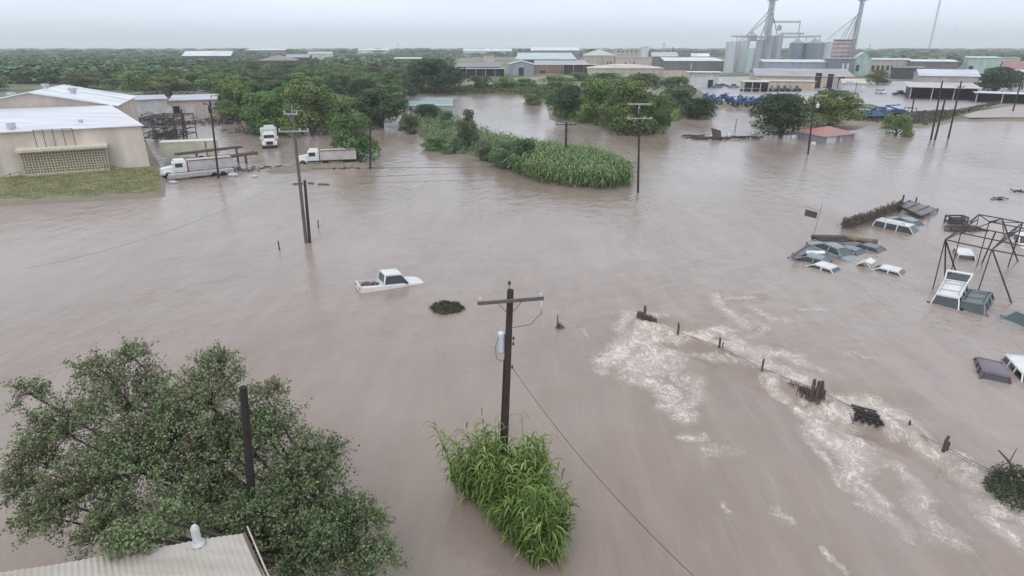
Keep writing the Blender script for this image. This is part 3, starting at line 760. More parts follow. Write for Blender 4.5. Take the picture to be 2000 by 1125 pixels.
# flood drift bushes
def driftbush(name, px, py, wd, hz, n, sz, m, label, z0=0, tw_=True, dx=1.0):
    c = P(px, py); o = empty(name, (c.x, c.y, 0), label, 'bush')
    u = unit(n); u[:, 2] = np.abs(u[:, 2]); rr = rng.uniform(.5, 1, n) ** .5
    C = u * rr[:, None] * np.array([wd / 2, wd / 2 * dx, hz]) * (1 + .35 * vn(u[:, 0] * 4 + px, u[:, 1] * 4 + u[:, 2], 3))[:, None]
    nn = u + unit(n) * .8; nn /= np.linalg.norm(nn, axis=1)[:, None]
    v, f = leafquads(C, nn, rng.uniform(.6, 1.4, n) * sz, .4)
    npmesh('foliage', v, f, m, o, attrs={'tint': ('FACE', np.clip(rng.normal(.45, .2, n), 0, 1))})
    if tw_:
        b = MB()
        for k in range(26):
            d = unit(1)[0]; d[2] = abs(d[2]); e = Vector(d * np.array([wd / 2, wd / 2 * dx, hz]) * rnd.uniform(.8, 1.15))
            b.tube([(0, 0, 0), e * .6 + Vector((0, 0, .05)), e], [.03, .02, .008], 4)
        b.build('stems', bark, o)
    return o
weed = fmat('flood_weed', [(.03, .04, .025), (.055, .075, .035), (.10, .12, .06)], rand=0)
driftbush('weed_mound', 874, 603, 2.6, .5, 2600, .12, weed, 'low dark green weed mound poking out of the water right of the sunken pickup', dx=.8)
dbk = driftbush('drift_brush', 1985, 965, 2.6, 1.2, 3600, .12, weed, 'dark tangle of drift brush caught at the right end of the fence line', dx=1.0)
b = MB(); b.tube([(0, 0, .5), (-.3, .5, 1.3), (-.75, .7, 1.75)], [.07, .05, .03], 6); b.tube([(-.3, .5, 1.3), (.2, .9, 1.7)], [.03, .015], 5); b.build('branch', bark, dbk)

# ------------------------------------------------------------------ poles, lines, posts
pole_m = mat('creosoted_wood', (.075, .052, .042), rough=.85, col2=(.030, .022, .019), vscale=2.5, stretch=(6, 6, .5), bump=.5, bscale=9)
pole_g = mat('weathered_wood', (.19, .165, .15), rough=.9, col2=(.10, .085, .078), vscale=2, stretch=(6, 6, .6), bump=.4, bscale=9)
steel = mat('galvanised_steel', (.42, .44, .46), rough=.45, metal=.6, var=.1)
porc = mat('grey_porcelain', (.55, .56, .58), rough=.3)
brown_porc = mat('brown_porcelain', (.07, .05, .045), rough=.3)
wire_m = mat('black_wire', (.05, .05, .05), rough=.6)
wire_l = mat('bare_wire', (.42, .40, .38), rough=.5)
def insulator(mb, p, s=1.0):
    p = Vector(p); mb.tube([p, p + Vector((0, 0, .05 * s)), p + Vector((0, 0, .1 * s)), p + Vector((0, 0, .17 * s))], [.03 * s, .09 * s, .05 * s, .06 * s], 8)
def pole(name, foot, top, r, label, arms=(), group=None, m=None, z0=-1.5, cat='utility pole'):
    """arms: (height, length, angle, pale)"""
    fx, fy = foot.x, foot.y
    o = empty(name, (fx, fy, 0), label, cat, group)
    off = Vector((top.x - fx, top.y - fy, 0)); H = top.z
    b = MB(); lo = off * (z0 / H)
    b.tube([lo + Vector((0, 0, z0)), off * .5 + Vector((0, 0, H * .5)), off + Vector((0, 0, H))], [r, r * .86, r * .72], 10)
    b.build('post', m or pole_m, o, smooth=False)
    for i, (h, ln, ang, pale) in enumerate(arms):
        c = off * (h / H) + Vector((0, 0, h)); d = Vector((math.cos(ang), math.sin(ang), 0)); side = Vector((-d.y, d.x, 0)) * -(r + .04)
        c = c + side
        a = MB(); a.bar(c - d * ln / 2, c + d * ln / 2, .1, .12)
        am = a.build('crossarm', mat('pale_crossarm', (.42, .42, .40), rough=.8) if pale else pole_m, o)
        br = MB()
        for s_ in (-1, 1): br.bar(c + d * s_ * ln * .24 - Vector((0, 0, .04)) - side * .3, off * ((h - .65) / H) + Vector((0, 0, h - .65)) + side * .9, .05, .012)
        br.build('brace', steel, o)
        for s_ in (-.46, .46) if ln < 2 else (-.46, .2, .46):
            q = MB(); insulator(q, c + d * s_ * ln + Vector((0, 0, .06)), 1.1); q.build('insulator', porc if pale else brown_porc, o, smooth=True)
    return o
def wire(name, pts, r, m, label, cat='wire', group=None):
    pts = [Vector(p) for p in pts]; o0 = pts[0].copy()
    b = MB(); b.tube([p - o0 for p in pts], r, 5)
    o = b.build(name, m); o.location = o0
    return tag(o, label, cat, group)
def sag(a, b, s, n=14):
    a = Vector(a); b = Vector(b)
    return [a.lerp(b, i / n) - Vector((0, 0, 4 * s * (i / n) * (1 - i / n))) for i in range(n + 1)]
def p2(px, py, ptx, pty):
    f = P(px, py); t = D(ptx, pty, f.y); return f, t

# the big pole with the transformer
fB_ = P(981, 962); tB = D(997, 566, fB_.y + .05)
o = empty('transformer_pole', (fB_.x, fB_.y, 0), 'big dark wooden utility pole with crossarm and transformer rising from the cane clump', 'utility pole')
off = Vector((tB.x - fB_.x, .05, 0)); H = tB.z
def onp(z): return off * (z / H) + Vector((0, 0, z))
b = MB(); b.tube([onp(-1.4), onp(H * .33), onp(H * .66), onp(H)], [.175, .16, .145, .125], 14); b.build('post', pole_m, o)
ang = R(2.0)
za = ZP(585, fB_.y); d = Vector((math.cos(ang), math.sin(ang) * .6, .075)).normalized()
c = onp(za) + Vector((0, -.19, 0)); b = MB(); b.bar(c - d * 1.24, c + d * 1.28, .10, .12); b.build('crossarm', mat('grey_crossarm', (.17, .14, .135), rough=.85, col2=(.09, .075, .07), stretch=(1, 8, 8)), o)
b = MB()
for s_ in (-1, 1): b.bar(c + d * s_ * .45 + Vector((0, .02, -.06)), onp(za - .62) + Vector((0, -.16, 0)), .045, .014)
b.build('brace', mat('dark_steel', (.10, .09, .09), rough=.6, metal=.5), o)
for s_ in (-1.13, 1.16):
    q = MB(); insulator(q, c + d * s_ + Vector((0, 0, .06)), 1.0); q.build('insulator', porc, o, smooth=True)
q = MB(); q.tube([onp(H) + Vector((-.04, 0, -.1)), onp(H) + Vector((-.04, 0, .2))], .018, 6); insulator(q, onp(H) + Vector((-.04, 0, .2)), .9); q.build('top_pin', brown_porc, o, smooth=True)
q = MB(); q.tube([c + d * 1.2 + Vector((0, -.05, -.06)), c + d * 1.18 + Vector((0, -.1, -.28)), c + d * 1.2 + Vector((0, -.1, -.6))], [.02, .04, .035], 7); q.build('fuse_cutout', porc, o, smooth=True)
zt = ZP(660, fB_.y)
tr = MB(); ct = onp(zt) + Vector((-.27, .12, 0)); tr.tube([ct + Vector((0, 0, -.72)), ct + Vector((0, 0, -.66)), ct + Vector((0, 0, .08)), ct + Vector((0, 0, .12))], [.11, .14, .14, .13], 18)
tc_ = tr.build('transformer_can', mat('pale_grey_paint', (.60, .62, .64), rough=.4, var=.05), o, smooth=False)
q = MB(); q.tube([ct + Vector((0, 0, .122)), ct + Vector((0, 0, .17)), ct + Vector((0, 0, .2))], [.15, .13, .05], 18); q.build('lid', mat('white_lid', (.75, .76, .77), rough=.4), tc_)
q = MB(); q.tube([ct + Vector((.02, 0, .2)), ct + Vector((.02, 0, .34))], [.035, .025], 8); q.build('bushing', porc, tc_)
q = MB(); q.tube([c + d * 1.2 + Vector((0, -.1, -.55)), c + d * .8 + Vector((0, -.1, -1.0)), onp(za - 1.15) + Vector((.15, -.1, 0))], .012, 5); q.build('jumper_wire', wire_m, o)
q = MB(); q.tube([ct + Vector((-.12, -.1, 0)), ct + Vector((-.26, -.12, -.45)), ct + Vector((-.2, -.1, -.95)), ct + Vector((.15, -.12, -1.1))], .011, 5); q.build('service_lead', wire_m, o)
q = MB(); q.tube([onp(zt - .9) + Vector((-.15, -.12, 0)), onp(3) + Vector((-.165, -.1, 0)), onp(0) + Vector((-.18, -.1, 0))], .022, 6); q.build('ground_conduit', mat('black_conduit', (.03, .03, .03), rough=.5), o)
q = MB()
for zz, xx in ((zt - .05, .2), (zt - .28, .2), (zt - 1.3, .2)): q.tube([onp(zz) + Vector((xx, -.1, 0)), onp(zz) + Vector((xx, -.1, .14))], [.045, .03], 7); q.bar(onp(zz) + Vector((.1, -.1, .07)), onp(zz) + Vector((xx, -.1, .07)), .02)
q.build('bracket', mat('brown_bracket', (.09, .07, .06)), o)
st = onp(zt - 1.25) + o.location + Vector((.18, -.1, 0))
e1 = D(1365, 1135, 12.8)
wire('fallen_cable', sag(st, e1, .45, 22), .011, wire_m, 'dark broken service cable running from the transformer pole to the lower right', 'cable')
wire('slack_wire', [st + Vector((0, 0, -.1)), D(1013, 740, 20.6), D(1050, 800, 19.6), D(1085, 848, 18.6), P(1112, 885)], .007, wire_l, 'thin pale slack wire dipping from the transformer pole into the water', 'wire')

# post in the big tree
f, t = p2(497, 990, 475, 756)
f = P(512, 1105, 0); f.y = 16.3; f.x = XP(508, 16.3, 0); t = D(475, 756, 16.3)
pole('broken_pole', f, t, .155, 'dark bare pole with no crossarm standing in the big foreground tree', m=mat('black_wood', (.035, .028, .025), rough=.9, bump=.5, bscale=9))

# double pole left of centre
f = P(598, 474); t = D(571, 222, f.y)
zA = ZP(256, f.y); zB_ = ZP(219, f.y)
dp = pole('crossarm_pole', f, t, .17, 'tall leaning utility pole with two pale crossarms left of the centre', arms=[(zA, 2.75, R(8), True), (zB_ - .15, 1.7, R(-28), True)], m=pole_g)
mz = dp.children[0]
b = MB(); hh_ = t.z; oo = Vector((t.x - f.x, t.y - f.y, 0))
b.tube([oo + Vector((0, 0, hh_ - .2)), oo * 1.02 + Vector((0, 0, hh_ + .7))], [.05, .03], 6); b.bar(oo + Vector((-.05, 0, hh_ + .25)), oo + Vector((1.0, 0, hh_ + .25)), .06)
b.build('top_bracket', steel, dp)
b = MB(); b.tube([oo * (zA / hh_) + Vector((-.1, -.2, zA - .1)), oo * .86 + Vector((-.6, -.2, zA - 1.6)), oo * .8 + Vector((-.1, -.2, zA - 2.6))], .025, 5); b.tube([oo * (zA / hh_) + Vector((1.3, -.2, zA - .1)), oo * .8 + Vector((2.3, -.3, zA - 2.0))], .02, 5); b.build('loose_wire', wire_l, dp)
f2 = P(605, 474); t2 = D(595, 352, f2.y)
pole('stub_pole', f2, t2, .165, 'shorter cut off pole standing right against the pole with two crossarms', m=pole_m)
g = W([(574, 359), (642, 358)])
for (a, c2, lab) in (((572, 359), (592, 358), 'left'), ((602, 357), (612, 358), 'middle'), ((621, 359), (642, 360), 'right')):
    pa = P(*a, .1); pb = P(*c2, .1); b = MB(); b.bar((0, 0, 0), pb - pa, .3, .16)
    tag(b.build('floating_timber', pole_g, loc=pa), 'dark timber floating behind the double pole, the %s piece of three' % lab, 'timber', 'timbers floating behind the double pole')
for (px, py, pt, ptx, lab) in ((546, 488, 470, 543, 'thin leaning stake in the water left of the double pole'), (622, 445, 430, 621, 'thin short stake in the water right of the double pole')):
    f, t = p2(px, py, ptx, pt); pole('stake', f, t, .07, lab, m=pole_m, cat='stake', z0=-.6)

# other poles: foot px, top px, radius, arms px
def arm_at(f, py): return ZP(py, f.y)
PL = [((427, 348), (410, 197), .16, 'slim dark pole standing in front of the white box truck', [(203, 1.8, R(5), False)]),
      ((360, 281), (354, 213), .2, 'short dark pole behind the cream trailer', []),
      ((723, 330), (723, 236), .16, 'dark pole in front of the bright green mesquite tree', []),
      ((789, 218), (788, 152), .2, 'slim pole at the right edge of the wood', []),
      ((1105, 318), (1106, 238), .22, 'brown pole standing behind the reed bed', [(243, 3.4, R(-6), False)]),
      ((1246, 376), (1249, 212), .16, 'dark pole standing in the water at the tip of the spit', [(231, 3.2, R(4), True)]),
      ((1578, 301), (1592, 184), .17, 'pole with a pale street lamp in front of the red roofed shed', [(187, 4.2, R(-3), True)]),
      ((1818, 273), (1841, 158), .2, 'left pole of the group of three tall poles at the far right', []),
      ((1826, 273), (1847, 190), .22, 'middle shorter pole of the group of three poles at the far right', []),
      ((1852, 270), (1878, 158), .2, 'right pole of the group of three tall poles at the far right', [(170, 1.6, R(0), False)]),
      ((1780, 224), (1786, 188), .22, 'short thin pole on the bank left of the three tall poles', []),
      ((1977, 222), (1999, 143), .22, 'tall pole at the right edge beside the carport end', []),
      ((1312, 130), (1315, 92), .45, 'far pole beside the cream warehouse', [])]
for fo, to, r, lab, arms in PL:
    f = P(*fo); t = D(*to, f.y)
    pole('utility_pole', f, t, r, lab, arms=[(arm_at(f, a), l, an, pa) for a, l, an, pa in arms], m=pole_m)
# lamp on the shed pole
f = P(1578, 301); lp = D(1594, 206, f.y)
lo = [o_ for o_ in COL.objects if o_.get('label', '').startswith('pole with a pale street lamp')][0]
b = MB(); q = lp - lo.location; b.tube([q + Vector((-.3, -.1, .6)), q + Vector((0, -.3, .7)), q + Vector((.1, -.4, .35))], .05, 6); b.tube([q + Vector((.1, -.4, .4)), q + Vector((.1, -.4, .1)), q + Vector((.1, -.4, -.35))], [.12, .3, .22], 10)
b.build('lamp_head', mat('pale_lamp', (.7, .72, .70), rough=.4), lo)
b = MB(); p_ = P(1246, 376); pt_ = D(1249, 204, p_.y)
lo = [o_ for o_ in COL.objects if o_.get('label', '').startswith('dark pole standing in the water at the tip')][0]
q = D(1249, 203, p_.y) - lo.location; b.bar(q + Vector((-1.5, -.2, 0)), q + Vector((1.5, -.2, 0)), .14); b.bar(q, q + Vector((0, 0, -1.2)), .14)
b.build('upper_arm', mat('pale_crossarm', (.42, .42, .40), rough=.8), lo)
# long wires hanging from the double pole across the water
ws = [((640, 328), (890, 327), (1246, 318), 'topmost'), ((720, 345), (985, 336), (1246, 326), 'middle'), ((735, 357), (1000, 349), (1246, 336), 'lowest')]
for a, m_, e_, lab in ws:
    Y0 = P(598, 474).y; Y1 = P(1246, 376).y
    pa = D(a[0] - 30, a[1] + 1, 62); pm = D(m_[0], m_[1], 76); pe = D(e_[0], e_[1], Y1)
    pts = [pa.lerp(pm, k / 8) for k in range(8)] + [pm.lerp(pe, k / 8) for k in range(9)]
    wire('power_line', pts, .022 if lab == 'topmost' else .014, wire_m, 'dark power line crossing the water right of the double pole, the %s of three' % lab, 'power line', 'power lines right of the double pole')
wire('power_line', sag(D(520, 372, 64), D(50, 525, 46), .8, 20), .009, wire_m, 'thin slack power line over the water on the left side', 'power line')

# ------------------------------------------------------------------ submerged fence: posts and top rail wires
fence = empty('drowned_fence', (FL[3].x, FL[3].y, 0), 'long wire fence with wooden posts, the flood pouring over it', 'fence')
post_m = mat('wet_post', (.13, .10, .085), rough=.7, col2=(.06, .048, .042))
for px, py, h, r in ((1258, 628, .55, .11), (1323, 660, .45, .07), (1403, 690, .45, .07), (1410, 688, .3, .04), (1487, 735, .5, .06), (1585, 780, .6, .10), (1593, 782, .55, .10), (1601, 780, .5, .09), (1840, 892, .5, .08), (1846, 890, .35, .05), (1936, 945, .4, .05), (1947, 950, .4, .05), (1770, 852, .25, .06)):
    p = P(px, py) - fence.location; b = MB()
    b.tube([p + Vector((0, 0, -1.2)), p + Vector((rnd.uniform(-.03, .03), 0, h + .4)), p + Vector((rnd.uniform(-.06, .06), 0, h + .65 - .25 * (r < .06)))], [r, r, r * .8], 7)
    b.build('post', post_m, fence)
for i, (za_, rr) in enumerate(((.52, .016), (.40, .010))):
    pts = []
    for a, c2 in zip(FL[1:-1], FL[2:]):
        for k in range(4): q = a.lerp(c2, k / 4); pts.append(q + Vector((0, 0, za_ - .05 * math.sin(math.pi * k / 4))) - fence.location)
    b = MB(); b.tube(pts, rr, 4); b.build('rail_wire', mat('rusty_wire', (.12, .09, .07), rough=.8), fence)
# reed trash hanging on the fence
def trash(name, a, c2, n, hz, label, wpx=.25):
    A = P(*a); B = P(*c2); o = empty(name, (A.x, A.y, 0), label, 'flood debris'); V = MB()
    for k in range(n):
        q = A.lerp(B, rnd.random()) - A; h = rnd.uniform(.3, 1) * hz
        V.bar(q + Vector((rnd.uniform(-wpx, wpx), rnd.uniform(-wpx, wpx), h + .25)), q + Vector((rnd.uniform(-wpx, wpx) * 1.3, rnd.uniform(-wpx, 0) * 1.6, -.05)), .035, .02)
    V.build('stalks', mat('dead_reed', (.17, .14, .10), rough=.9, col2=(.07, .055, .045), vscale=4), o); return o
trash('fence_trash', (1540, 757), (1600, 782), 220, .15, 'brown reed trash combed through the fence left of the three thick posts')
trash('fence_trash', (1245, 618), (1280, 632), 140, .2, 'dark reed trash hanging on the first fence post at the left end', .2)
trash('fence_trash', (1590, 778), (1606, 778), 120, .4, 'dark reed bundle wrapped round the three thick fence posts', .14)
o = trash('drift_pallet', (1666, 822), (1715, 832), 60, .15, 'dark broken pallet lodged in the white water below the fence', .2)
b = MB(); A = P(1666, 818); B = P(1716, 832); dd = (B - A)
for k in range(6): b.box(dd * .5 + Vector((0, -.35 + .16 * k, .42 + .03 * (k % 2) + .045 * k)), (dd.length, .13, .06), Matrix.Rotation(math.atan2(dd.y, dd.x), 3, 'Z'))
for k in range(4): b.box(dd * (.1 + .27 * k) + Vector((0, 0, .38)), (.12, .95, .2), Matrix.Rotation(math.atan2(dd.y, dd.x), 3, 'Z'))
b.build('boards', mat('black_wet_wood', (.035, .026, .024), rough=.5), o)
f, t = p2(1090, 640, 1089, 616)
sp = pole('fence_stake', f, t, .055, 'short dark stake with a clump of trash right of the transformer pole', m=post_m, cat='stake', z0=-.6)
b = MB()
for k in range(60): b.bar((rnd.uniform(-.15, .2), rnd.uniform(-.15, .15), rnd.uniform(.05, .4)), (rnd.uniform(-.2, .5), rnd.uniform(-.25, .15), rnd.uniform(0, .1)), .025, .015)
b.build('debris', mat('dead_reed', (.17, .14, .10)), sp)

# ------------------------------------------------------------------ foreground roof
zr = 5.6
RP = [P(-40, 1126, zr), P(480, 1040, zr - .25), P(545, 1190, zr - .25), P(-60, 1300, zr)]
c0 = P(250, 1100, zr)
hs = empty('corrugated_roof_building', (c0.x, c0.y, 0), 'building with a pale weathered corrugated roof at the bottom left corner', 'building')
roof_m = mat('weathered_sheet', (.52, .485, .43), rough=.6, metal=.0, col2=(.39, .33, .265), vscale=.9, stretch=(.5, 2, 1))
loc = [p - hs.location for p in RP]
# corrugated surface spanned between the four corners; ribs run from the far edge to the near edge
nu, nv = 260, 6; V = []; Fq = []
for j in range(nv + 1):
    for i in range(nu + 1):
        u = i / nu; v_ = j / nv
        q = (loc[0] * (1 - u) + loc[1] * u) * (1 - v_) + (loc[3] * (1 - u) + loc[2] * u) * v_
        V.append((q.x, q.y, q.z + .012 * math.sin(u * 2 * math.pi * 42) + .02 * math.sin(u * 17 + v_ * 5)))
for j in range(nv):
    for i in range(nu): a = j * (nu + 1) + i; Fq.append((a, a + nu + 1, a + nu + 2, a + 1))
bm_ = MB(); bm_.add(V, Fq); ro = bm_.build('roof', roof_m, hs, smooth=True)
b = MB(); lw = [(q.x, q.y) for q in loc]
b.prism([(lw[0][0] + .3, lw[0][1] - 1.4), (lw[3][0] + .3, lw[3][1]), (lw[2][0] - 1.6, lw[2][1]), (lw[1][0] - 1.6, lw[1][1] - 1.5)], -1.5, zr - .42); b.build('wall', mat('shed_wall', (.35, .33, .31), wave=('X', 3)), hs)
b = MB(); b.bar(loc[1] + Vector((-.05, 0, -.05)), loc[2] + Vector((-.05, 0, -.05)), .08, .12); b.build('gutter', mat('rust_edge', (.16, .12, .10)), hs)
vp = P(386, 1058, zr - .1) - hs.location
b = MB(); b.tube([vp + Vector((0, 0, -.1)), vp + Vector((0, 0, .45)), vp + Vector((0, 0, .5))], [.11, .11, .09], 14); b.tube([vp + Vector((0, 0, .5)), vp + Vector((0, 0, .54))], [.075, .07], 10); b.tube([vp + Vector((0, 0, -.06)), vp + Vector((0, 0, .02))], [.2, .15], 14)
b.build('vent_pipe', mat('white_pipe', (.58, .58, .57), rough=.5), hs)
b = MB(); b.tube([loc[1] + Vector((.02, .1, .12)), loc[1].lerp(loc[2], .5) + Vector((.08, 0, .10)), loc[2] + Vector((.1, 0, .1))], .022, 6); b.build('conduit', mat('cream_pipe', (.55, .50, .38), rough=.5), hs)

# ------------------------------------------------------------------ buildings
def wallm(name, c, rough=.7, rib=None): return mat('wall_' + name, c, rough=rough, vscale=.35, var=.13, stretch=(1, 1, .35), wave=('X', rib) if rib else None)
def roofm(name, c, rough=.45, metal=.0, stretch=(.3, 1, 1)): return mat('roof_' + name, c, rough=rough, metal=metal, vscale=.25, var=.17, stretch=stretch)
W_CREAM = wallm('cream', (.50, .45, .36)); W_TAN = wallm('tan', (.55, .44, .35)); W_PINK = wallm('pink', (.60, .50, .46)); W_WHITE = wallm('white', (.62, .62, .60))
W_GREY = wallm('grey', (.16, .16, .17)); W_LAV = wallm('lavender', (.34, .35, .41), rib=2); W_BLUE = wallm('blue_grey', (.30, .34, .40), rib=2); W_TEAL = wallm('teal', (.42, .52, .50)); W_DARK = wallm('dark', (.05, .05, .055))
W_BRICK = wallm('brick', (.30, .17, .15))
R_WHITE = roofm('white', (.74, .76, .76)); R_PALE = roofm('pale', (.52, .52, .50)); R_BLUE = roofm('pale_blue', (.50, .57, .60)); R_GREY = roofm('grey', (.36, .36, .37)); R_BROWN = roofm('brown', (.22, .17, .16)); R_CREAM = roofm('cream', (.62, .55, .47)); R_RED = roofm('red', (.34, .13, .11)); R_TEAL = roofm('teal', (.55, .68, .68))
glass_d = mat('dark_glass', (.035, .04, .045), rough=.12, spec=.8)
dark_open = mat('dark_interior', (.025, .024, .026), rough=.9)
door_m = mat('white_door', (.62, .63, .62), rough=.5)
trim_m = mat('white_trim', (.70, .70, .68), rough=.5)
def bld(name, A, B, zw, label, wall, roof, depth=12, kind='flat', zr=None, ops=(), C_=None, D_=None, zg=.55, cat='building', over=.5, zback=None, sideops=(), open_front=False):
    """A, B front corners (x,y); zw wall top; zr ridge"""
    A = Vector((A[0], A[1], 0)); B = Vector((B[0], B[1], 0)); u = (B - A).normalized(); n = Vector((-u.y, u.x, 0))
    if n.y < 0: n = -n
    Cc = Vector((C_[0], C_[1], 0)) if C_ else B + n * depth
    Dd = Vector((D_[0], D_[1], 0)) if D_ else A + n * depth
    o = empty(name, (A.x, A.y, zg), label, cat)
    a, b_, c, d = [q - A for q in (A, B, Cc, Dd)]
    z0 = -1.2; h = zw - zg; hb = (zback - zg) if zback is not None else h
    rz = (zr or zw) - zg; w_ = MB(); r = MB(); th = .12
    def at(p, z): return Vector((p.x, p.y, z))
    def face(m, *ps): m.add(ps, [tuple(range(len(ps)))])
    if open_front:
        face(w_, at(b_, z0), at(c, z0), at(c, hb), at(b_, h)); face(w_, at(c, z0), at(d, z0), at(d, hb), at(c, hb)); face(w_, at(d, z0), at(a, z0), at(a, h), at(d, hb))
        np_ = max(3, int((b_ - a).length / 6))
        for k in range(np_ + 1): q = a.lerp(b_, k / np_) + n * .2; pst = MB(); pst.bar(at(q, z0), at(q, h), .22); pst.build('post', trim_m, o)
    else:
        for p, q, hp, hq in ((a, b_, h, h), (b_, c, h, hb), (c, d, hb, hb), (d, a, hb, h)): face(w_, at(p, z0), at(q, z0), at(q, hq), at(p, hp))
    uo = u * over; no = n * over
    A2, B2, C2, D2 = a - uo - no, b_ + uo - no, c + uo + no, d - uo + no
    if kind == 'flat': r.slab(at(A2, h + .04), at(B2, h + .04), at(C2, hb + .04), at(D2, hb + .04), th)
    elif kind == 'side':      # ridge parallel to the front
        m1 = (A2 + D2) / 2; m2 = (B2 + C2) / 2
        r.slab(at(A2, h - .1), at(B2, h - .1), at(m2, rz), at(m1, rz), th); r.slab(at(m1, rz), at(m2, rz), at(C2, h - .1), at(D2, h - .1), th)
        e1 = (a + d) / 2; e2 = (b_ + c) / 2; face(w_, at(a, h), at(e1, rz - .2), at(d, h)); face(w_, at(b_, h), at(c, h), at(e2, rz - .2))
    elif kind == 'front':     # gable end faces the camera
        m1 = (A2 + B2) / 2; m2 = (D2 + C2) / 2
        r.slab(at(A2, h - .1), at(m1, rz), at(m2, rz), at(D2, h - .1), th); r.slab(at(m1, rz), at(B2, h - .1), at(C2, h - .1), at(m2, rz), th)
        e1 = (a + b_) / 2; e2 = (d + c) / 2; face(w_, at(a, h), at(b_, h), at(e1, rz - .2)); face(w_, at(c, h), at(d, h), at(e2, rz - .2))
    elif kind == 'hip':
        s_ = min(.5, .5 * (d - a).length / (b_ - a).length); m1 = (A2 + D2) / 2; m2 = (B2 + C2) / 2; m1, m2 = m1.lerp(m2, s_), m2.lerp(m1, s_)
        r.slab(at(A2, h - .1), at(B2, h - .1), at(m2, rz), at(m1, rz), th); r.slab(at(m1, rz), at(m2, rz), at(C2, h - .1), at(D2, h - .1), th)
        r.add([at(A2, h - .1), at(m1, rz), at(D2, h - .1)], [(0, 1, 2)]); r.add([at(B2, h - .1), at(C2, h - .1), at(m2, rz)], [(0, 1, 2)])
    w_.build('wall', wall, o); r.build('roof', roof, o)
    def opening(p, q, u0, u1, y0, y1, k, nn):
        L_ = (q - p).length; dd = (q - p).normalized(); off_ = nn * .06
        P0 = p + dd * (L_ * u0) - off_; P1 = p + dd * (L_ * u1) - off_
        if k == 'rib': m = MB(); m.slab(at(P0, y0), at(P1, y0), at(P1, y1), at(P0, y1), .05); m.build('panel', R_PALE, o); return
        m = MB(); m.slab(at(P0, y0), at(P1, y0), at(P1, y1), at(P0, y1), .05)
        nm, mt = {'d': ('door', door_m), 'w': ('window', glass_d), 'o': ('doorway', dark_open), 'b': ('door', mat('brown_door', (.10, .075, .05)))}[k]
        w1 = m.build(nm, mt, o)
        fr = MB(); t_ = .12
        for s0, s1 in ((at(P0, y0), at(P0, y1)), (at(P1, y0), at(P1, y1)), (at(P0, y1), at(P1, y1))): fr.bar(s0 - off_ * .6, s1 - off_ * .6, t_)
        fr.build('frame', trim_m, w1)
    for op in ops: opening(a, b_, *op, n)
    for op in sideops: opening(b_, c, *op, u * -1)
    return o
def bx(px0, px1, Y, Y2=None, k=.6):
    Y2 = Y2 or Y; Yc = (Y + Y2) / 2; wpx = (px1 - px0); xc = XP((px0 + px1) / 2, Yc); ph = math.atan2(xc, Yc) * k
    # turn the front part way towards the viewpoint, keeping its corners on their sight lines
    half = wpx / 2 * (Yc * CT + CH * ST) / F; dy = half * math.tan(ph)
    Ya, Yb = Yc + dy, Yc - dy
    return (XP(px0, Ya), Ya), (XP(px1, Yb), Yb)
def rooftop(o, x, y, z, s, kind='vent'):
    b = MB()
    if kind == 'vent': b.box((x, y, z + s * .5), (s * .6, s * .6, s)); b.box((x, y, z + s * 1.05), (s, s * .8, s * .45))
    else: b.box((x, y, z + s * .5), (s, s, s))
    b.build('roof_vent', mat('vent_grey', (.50, .53, .53), rough=.5), o)

# left warehouse
zg = .6
A = P(-260, 366, zg); B = P(293, 325, zg)
zf = ZP(245, B.y)
C_ = D(213, 207, 1); 
def Pz(px, py, z): return P(px, py, z)
zb_ = zf + .9
Cw = Pz(213, 206, zb_); Dw = Cw + (A - B) * 1.02
wh = bld('flat_roofed_warehouse', A, B, zf, 'large tan warehouse with a pale flat roof and screen block wall on the left bank', wallm('warm_tan', (.66, .57, .48)), mat('patched_white_roof', (.78, .77, .79), rough=.5, col2=(.58, .56, .60), vscale=.22, stretch=(.5, 2.2, 1)),
         kind='flat', C_=Cw, D_=Dw, zback=zb_, over=.35)
a0 = Vector((A.x, A.y, zg)); uu = Vector((B.x - A.x, B.y - A.y, 0)).normalized(); nn_ = Vector((-uu.y, uu.x, 0))
def onwall(px, py):   # point on the front wall plane under a pixel
    r1 = (D(px, py, 100) - Vector((0, 0, CH))).normalized(); c0_ = Vector((0, 0, CH)); t_ = (a0 - c0_).dot(nn_) / r1.dot(nn_); return c0_ + r1 * t_
# screen block panel
s00 = onwall(52, 338) - a0; s11 = onwall(205, 283) - a0
u0, u1 = s00.dot(uu), s11.dot(uu); y0, y1 = s00.z, (onwall(205, 288) - a0).z
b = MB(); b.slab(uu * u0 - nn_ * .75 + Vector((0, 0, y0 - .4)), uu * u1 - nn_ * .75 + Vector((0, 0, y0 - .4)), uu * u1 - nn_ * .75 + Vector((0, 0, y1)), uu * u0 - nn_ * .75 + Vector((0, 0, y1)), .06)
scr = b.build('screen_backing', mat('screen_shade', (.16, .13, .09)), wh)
b = MB(); st_ = .36; nx = int((u1 - u0) / st_); ny = int((y1 - y0) / st_)
for i in range(nx + 1): x = u0 + (u1 - u0) * i / nx; b.bar(uu * x - nn_ * .9 + Vector((0, 0, y0)), uu * x - nn_ * .9 + Vector((0, 0, y1)), .18, .13)
for j in range(ny + 1): z = y0 + (y1 - y0) * j / ny; b.bar(uu * u0 - nn_ * .9 + Vector((0, 0, z)), uu * u1 - nn_ * .9 + Vector((0, 0, z)), .17, .15)
b.bar(uu * u0 - nn_ * .9 + Vector((0, 0, y0 - .2)), uu * u1 - nn_ * .9 + Vector((0, 0, y0 - .2)), .3, .45)
b.build('screen_block_wall', mat('cream_block', (.56, .49, .36), rough=.8), wh)
cz = (onwall(208, 279) - a0).z; b = MB(); q0 = (onwall(33, 293) - a0).dot(uu); q1 = (onwall(210, 280) - a0).dot(uu)
